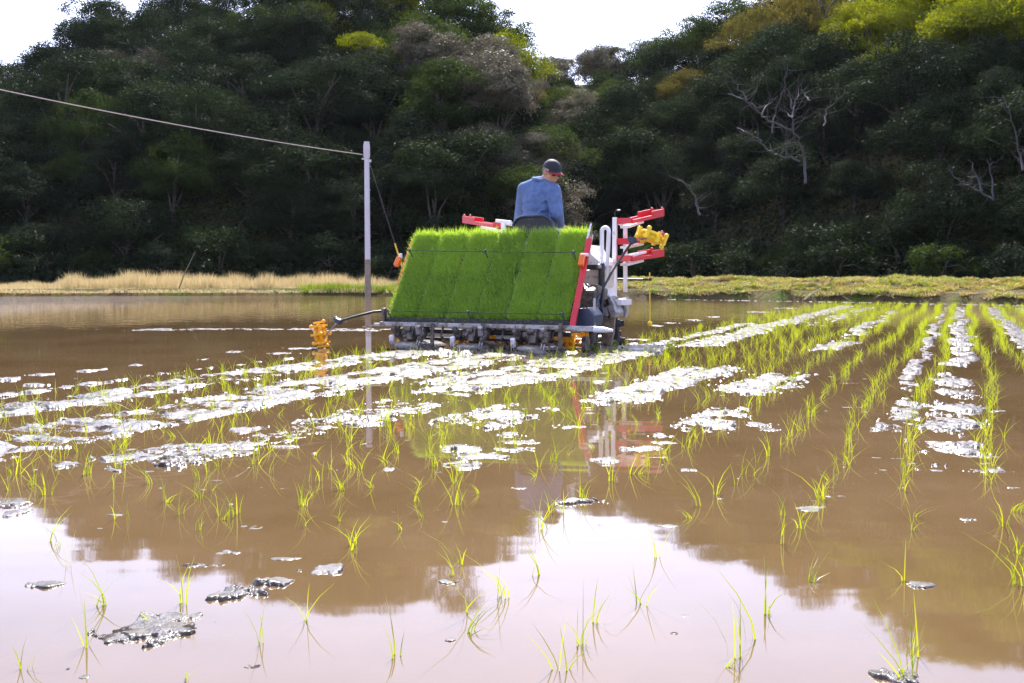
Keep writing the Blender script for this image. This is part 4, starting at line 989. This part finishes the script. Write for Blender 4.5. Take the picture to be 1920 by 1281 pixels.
# ---------------- seedling mats on the platform ----------------
M_MAT = leaf_mat('dense seedling blade', (0.025, 0.12, 0.020), (0.33, 0.50, 0.09), .40, .42, scale=9, island=1.0)
MWD, MLN = .288, .496
def mat_mesh(seed):
    r = np.random.RandomState(seed); n = 6200
    x = r.uniform(-MWD / 2 + .004, MWD / 2 - .004, n); y = r.uniform(0, MLN, n)
    k = fbm(x * 22 + seed, y * 22, 3); kk = k > .30; x, y = x[kk], y[kk]; n = len(x)
    h = r.uniform(.068, .082, n) * (.88 + .24 * fbm(x * 14 + 3 * seed, y * 14, 2))
    V, Fc = blades(np.stack([x, y, np.full(n, .02)], 1), h, np.stack([r.normal(size=n) * .42, .40 + r.normal(size=n) * .55], 1), r.uniform(.0035, .0065, n), 1.4, r, 3)
    return np_mesh('blades', V, Fc)
MM = [mat_mesh(31 + k) for k in range(4)]
for m_ in MM: m_.materials.append(M_MAT)
soil = MB().box((0, MLN / 2, .0095), (MWD - .016, MLN - .01, .019)).build('root_mat', P_SOIL); soil_me = soil.data; bpy.data.objects.remove(soil)
ordn = ['leftmost', 'second from the left', 'third from the left', 'fourth from the left', 'fifth from the left', 'rightmost']
for k in range(6):
    for j in range(2):
        l = bd(-.955 + (k + .5) * .3183, .0 + j * (MLN + .012), -.012); wx, wy = xy(l.x, l.y)
        e = empty('seedling_mat', (wx, wy, l.z), (BT, 0, -A))
        tag(e, f"dense green mat of rice seedlings, {ordn[k]} in the {'upper' if j else 'lower'} row", 'seedling mat', 'seedling mats loaded on the transplanter')
        o = put('blades', MM[(k * 3 + j * 2 + k // 2) % 4], e); put('root_mat', soil_me, e)
        if k % 2: o.scale = (-1, 1, 1)

# ---------------- the farmer ----------------
def remesh(mb, name, voxel, m_, par, smooth_it=2, paint=None):
    me = bpy.data.meshes.new(name + '_raw'); me.from_pydata(mb.v, [], mb.f); bm = bmesh.new(); bm.from_mesh(me); bmesh.ops.recalc_face_normals(bm, faces=bm.faces); bm.to_mesh(me); bm.free()
    o = bpy.data.objects.new(name + '_raw', me); C.objects.link(o)
    md = o.modifiers.new('r', 'REMESH'); md.mode = 'VOXEL'; md.voxel_size = voxel
    ms = o.modifiers.new('s', 'SMOOTH'); ms.factor = .5; ms.iterations = smooth_it
    dg = bpy.context.evaluated_depsgraph_get(); me2 = bpy.data.meshes.new_from_object(o.evaluated_get(dg)); me2.name = name
    bpy.data.objects.remove(o); me2.polygons.foreach_set('use_smooth', [True] * len(me2.polygons))
    return put(name, me2, par, m_)
def cap_(mb, a, b, r0, r1, n=14):
    a, b = Vector(a), Vector(b); pts = [a.lerp(b, k / 6) for k in range(7)]; mb.tube(pts, [r0 + (r1 - r0) * k / 6 for k in range(7)], n); mb.ball(a, r0, nu=n, nv=8); mb.ball(b, r1, nu=n, nv=8)
M_SKIN = mat('skin', (0.50, 0.26, 0.17), .5, var=.08, scale=20)
M_SHIRT = mat('blue denim shirt', (0.10, 0.165, 0.34), .85, var=.22, scale=22, bump=.35)
M_TROU = mat('dark work trousers', (0.05, 0.055, 0.07), .85, var=.2)
M_CAPM = mat('navy black cap cloth', (0.012, 0.013, 0.022), .7, var=.2)
M_CAPR = mat('red cap trim', (0.42, 0.02, 0.025), .7, var=.1)
M_HAIR = mat('grey hair', (0.16, 0.15, 0.15), .7, var=.4, scale=60)
M_LENS = mat('dark sunglass lens', (0.01, 0.01, 0.012), .08, var=.1)
pr_ = mroot('person')
tag(pr_, 'farmer in a blue shirt, dark cap and sunglasses, looking back over the right shoulder', 'person')
PV = 1.0
nk = q(1014, 343, PV - .03); shL = q(984, 356, PV); shR = q(1037, 358, PV - .08); hip = Vector((q(1004, 430, PV).x, PV - .02, 1.14))
HC = q(1034, 322, PV - .05)      # head centre
fd = Vector((.80, -.48, -.38)).normalized(); upv = (Vector((.10, 0, 1)) - fd * fd.dot(Vector((.10, 0, 1)))).normalized(); sd = fd.cross(upv).normalized()
def H(f_, s_, u_): return HC + fd * f_ + sd * s_ + upv * u_
Mh = Matrix((sd, fd, upv)).transposed(); hrot = Mh.to_euler()
elR = q(1045, 400, PV - .12); haR = elR + Vector((-.03, .22, -.12)); elL = shL + Vector((-.10, .12, -.24)); haL = Vector((-.17, 1.40, 1.19))
bd_ = MB()
bd_.ball(H(0, 0, .015), (.076, .097, .100), hrot, 20, 14); bd_.ball(H(.022, 0, -.045), (.058, .072, .068), hrot, 18, 12); bd_.ball(H(.055, 0, -.088), (.032, .028, .022), hrot)
bd_.ball(H(.088, 0, -.012), (.013, .020, .028), hrot, 10, 8); bd_.ball(H(.098, 0, -.026), (.016, .015, .012), hrot, 10, 8)   # nose
bd_.ball(H(.086, 0, -.060), (.026, .010, .008), hrot, 10, 6); bd_.ball(H(.085, 0, -.072), (.022, .010, .007), hrot, 10, 6)   # lips
bd_.ball(H(.070, 0, .022), (.055, .020, .012), hrot)                                                                      # brow
for s in (-1, 1): bd_.ball(H(-.004, s * .074, -.012), (.010, .020, .032), hrot, 10, 8); bd_.ball(H(.055, s * .035, -.035), (.026, .022, .024), hrot, 10, 8)
cap_(bd_, H(-.03, 0, -.06), nk + Vector((0, 0, -.05)), .056, .066)
cap_(bd_, nk + Vector((0, .02, -.16)), hip, .085, .10); cap_(bd_, shL, shR, .05, .05)
def limb(mb, P, Rr):
    for k in range(len(P) - 1): cap_(mb, P[k], P[k + 1], Rr[k], Rr[k + 1], 12)
def hand(mb, w, d, nrm):
    """palm, four unequal curled fingers and a thumb from the side of the palm"""
    d = Vector(d).normalized(); nrm = Vector(nrm); nrm = (nrm - d * nrm.dot(d)).normalized(); s = d.cross(nrm)
    w = Vector(w); mb.box(w + d * .05, (.001, .001, .001)); 
    for k in range(4):
        o_ = s * (-.030 + .020 * k); L = (.070, .080, .075, .060)[k]; a_ = w + d * .01 + o_ * .6; b2 = w + d * .085 + o_
        cap_(mb, a_, b2, .013, .0115, 8); c_ = b2 + (d * .8 + nrm * .6) * L * .5; e_ = c_ + (d * .1 + nrm) * L * .5
        cap_(mb, b2, c_, .0095, .0085, 8); cap_(mb, c_, e_, .0085, .007, 8)
    t0 = w + d * .03 - s * .035; t1 = t0 - s * .03 + d * .03 + nrm * .01; t2 = t1 + d * .025 + nrm * .025; cap_(mb, w + d * .015 - s * .015, t0, .014, .013, 8); cap_(mb, t0, t1, .012, .011, 8); cap_(mb, t1, t2, .010, .008, 8)
limb(bd_, [shL, elL, haL], [.05, .042, .028]); limb(bd_, [shR, elR, haR], [.05, .042, .028])
hand(bd_, haL, (-.1, 1, .0), (0, .1, -1)); hand(bd_, haR, (.1, 1, -.3), (0, -.1, -1))
legs = []
for s in (-1, 1):
    h0 = hip + Vector((s * .09, 0, -.02)); kn = Vector((hip.x + s * .17, PV + .42, 1.10)); an = Vector((hip.x + s * .17, PV + .40, .69)); legs.append((h0, kn, an)); limb(bd_, [h0, kn, an], [.08, .055, .04])
    cap_(bd_, an + Vector((0, -.03, -.03)), an + Vector((0, .14, -.045)), .032, .026)
body = remesh(bd_, 'body', .0065, M_SKIN, pr_, 2)
sh = MB()
top = nk.lerp(hip, .30); 
for t, wx_, wy_ in [(.10, .135, .085), (.2, .185, .105), (.34, .184, .120), (.5, .174, .122), (.68, .160, .122), (.85, .155, .128), (1.0, .155, .135)]:
    c = nk.lerp(hip, t); sh.ball(c + Vector((0, -.01, 0)), (wx_, wy_, .085), (0, 0, R(-10)), 22, 10)
cap_(sh, nk + Vector((-.02, 0, .0)), shL, .070, .076); cap_(sh, nk + Vector((.02, 0, 0)), shR, .070, .076)
limb(sh, [shL, elL, haL - Vector((0, .03, 0))], [.082, .064, .042]); limb(sh, [shR, elR, haR - Vector((.01, .03, -.015))], [.082, .066, .043])
# folds of the cloth
for k in range(9):
    t = k / 9; c = nk.lerp(hip, .25 + .7 * t) + Vector((rng.uniform(-.12, .1), -.118, 0)); dx = rng.uniform(.05, .09)
    cap_(sh, c, c + Vector((dx, -.004, rng.uniform(-.07, .05))), .010, .005, 8)
for k in range(6):
    c = shR.lerp(elR, .3 + .12 * k); cap_(sh, c + Vector((-.05, -.045, -.01)), c + Vector((.05, -.045, .015)), .016, .010, 8)
shirt = remesh(sh, 'shirt', .0095, M_SHIRT, pr_, 4)
col = MB(); ring = [nk + Vector((math.cos(t) * .075, math.sin(t) * .07 + .0, .030 + .018 * math.sin(t - 1.2))) for t in [2 * math.pi * k / 20 for k in range(21)]]
col.tube(ring, .019, 8, caps=False); col.build('collar', M_SHIRT, shirt, smooth=True)
tr_ = MB()
for h0, kn, an in legs: limb(tr_, [h0, kn, an + Vector((0, 0, .03))], [.105, .08, .062])
tr_.ball(hip + Vector((0, .02, -.03)), (.185, .15, .11)); remesh(tr_, 'trousers', .012, M_TROU, pr_, 3)
bt = MB()
for h0, kn, an in legs: cap_(bt, an + Vector((0, -.03, -.03)), an + Vector((0, .17, -.05)), .048, .040); cap_(bt, an + Vector((0, -.02, .05)), an + Vector((0, -.02, -.03)), .055, .05)
remesh(bt, 'boots', .012, P_BLACK, pr_, 2)
# hair, cap, glasses
hr = MB(); hr.ball(H(-.018, 0, .004), (.079, .088, .088), hrot, 20, 14)
o = hr.build('hair', M_HAIR, pr_, smooth=True)
bm = bmesh.new(); bm.from_mesh(o.data)
dv = [v for v in bm.verts if (v.co - HC).dot(fd) > -.005 + .3 * max(0, (v.co - HC).dot(upv)) or (v.co - HC).dot(upv) < -.05]
bmesh.ops.delete(bm, geom=dv, context='VERTS'); bm.to_mesh(o.data); bm.free()
cpm = MB(); n_ = 24; vs = []; fs = []
for i in range(9):
    ph = i / 8 * R(88)
    for k in range(n_):
        th = 2 * math.pi * k / n_; vs.append(H(-.004 + .107 * math.cos(ph) * math.cos(th), .087 * math.cos(ph) * math.sin(th), .030 + .094 * math.sin(ph)))
fs = [(i * n_ + k, i * n_ + (k + 1) % n_, (i + 1) * n_ + (k + 1) % n_, (i + 1) * n_ + k) for i in range(8) for k in range(n_)] + [tuple(8 * n_ + k for k in range(n_))]
cpm.add(vs, fs); cap_o = cpm.build('cap', M_CAPM, pr_, smooth=True)
MB().ball(H(-.004, 0, .124), .006, nu=8, nv=6).build('cap_button', M_CAPR, cap_o)
def brim(name, a0, a1, m_, r_in=.96, up=0.0):
    mb = MB(); vs = []; N = 12
    for i in range(5):
        e_ = i / 4
        for k in range(N + 1):
            th = R(a0 + (a1 - a0) * k / N); rr = 1 + .62 * e_ * math.cos(th * .9) ** .8 if abs(math.degrees(th)) < 95 else 1
            vs.append(H(-.004 + .106 * rr * math.cos(th), .086 * (1 + .12 * e_) * math.sin(th), .034 + up - .012 * e_ - .028 * math.sin(th) ** 2 * e_))
    n1_ = len(vs); vs += [v - upv * .005 for v in vs]
    fs = []
    for i in range(4):
        for k in range(N): a_ = i * (N + 1) + k; fs += [(a_, a_ + 1, a_ + N + 2, a_ + N + 1), (n1_ + a_, n1_ + a_ + N + 1, n1_ + a_ + N + 2, n1_ + a_ + 1)]
    for k in range(N): a_ = 4 * (N + 1) + k; fs.append((a_, a_ + 1, n1_ + a_ + 1, n1_ + a_))
    mb.add(vs, fs); return mb.build(name, m_, cap_o, smooth=True)
brim('brim', -62, 62, M_CAPM); 
edge_ = []
for k in range(17):
    th = R(-62 + 124 * k / 16); rr = 1 + .62 * math.cos(th * .9) ** .8; edge_.append(H(-.004 + .106 * rr * math.cos(th), .086 * 1.12 * math.sin(th), .020 - .028 * math.sin(th) ** 2))
MB().tube(edge_, .0075, 6).build('brim_edge', M_CAPR, cap_o, smooth=True)
fr = [H(-.004 + .109 * math.cos(t), .089 * math.sin(t), .040) for t in [R(-75 + 150 * k / 12) for k in range(13)]]
gl = MB()
for s in (-1, 1): gl.ball(H(.094, s * .034, -.003), (.028, .007, .020), hrot, 14, 8); gl.tube([H(.093, s * .06, .004), H(.05, s * .080, .004), H(-.0, s * .082, 0)], .0035, 6)
gl.tube([H(.098, -.012, 0), H(.104, 0, .002), H(.098, .012, 0)], .0035, 6); gl.build('sunglasses', M_LENS, pr_, smooth=True)

# ---------------- thin air haze over the valley ----------------
hz_m = bpy.data.materials.new('valley haze'); hz_m.use_nodes = True; nt = hz_m.node_tree; nt.nodes.remove(nt.nodes['Principled BSDF'])
pv = nt.nodes.new('ShaderNodeVolumePrincipled'); pv.inputs['Color'].default_value = (0.80, 0.86, 1.0, 1); pv.inputs['Density'].default_value = 0.00006; pv.inputs['Anisotropy'].default_value = 0.3
nt.links.new(pv.outputs[0], nt.nodes['Material Output'].inputs['Volume'])
hz = MB().box((25, 920, 26.5), (9000, 2500, 63)).build('haze', hz_m); tag(hz, 'thin bluish haze in the valley air', 'haze', kind='stuff')

# ---------------- labels: tell look-alikes apart by their order from the left ----------------
def _px(o): return o.location.x / max(o.location.y, .1)
seen = {}
for o in C.objects:
    if o.parent is None and 'label' in o and o.get('group'): seen.setdefault(o['label'], []).append(o)
NUM = ['leftmost', 'second from left', 'third from left', 'fourth from left', 'fifth from left', 'sixth from left', 'seventh from left', 'eighth from left', 'ninth from left', 'tenth from left', 'eleventh from left', 'twelfth from left', 'thirteenth from left']
for lab, L_ in seen.items():
    if 1 < len(L_) <= 13:
        for k, o in enumerate(sorted(L_, key=_px)): o['label'] = lab + ', ' + (NUM[k] if k < len(L_) - 1 else 'rightmost')
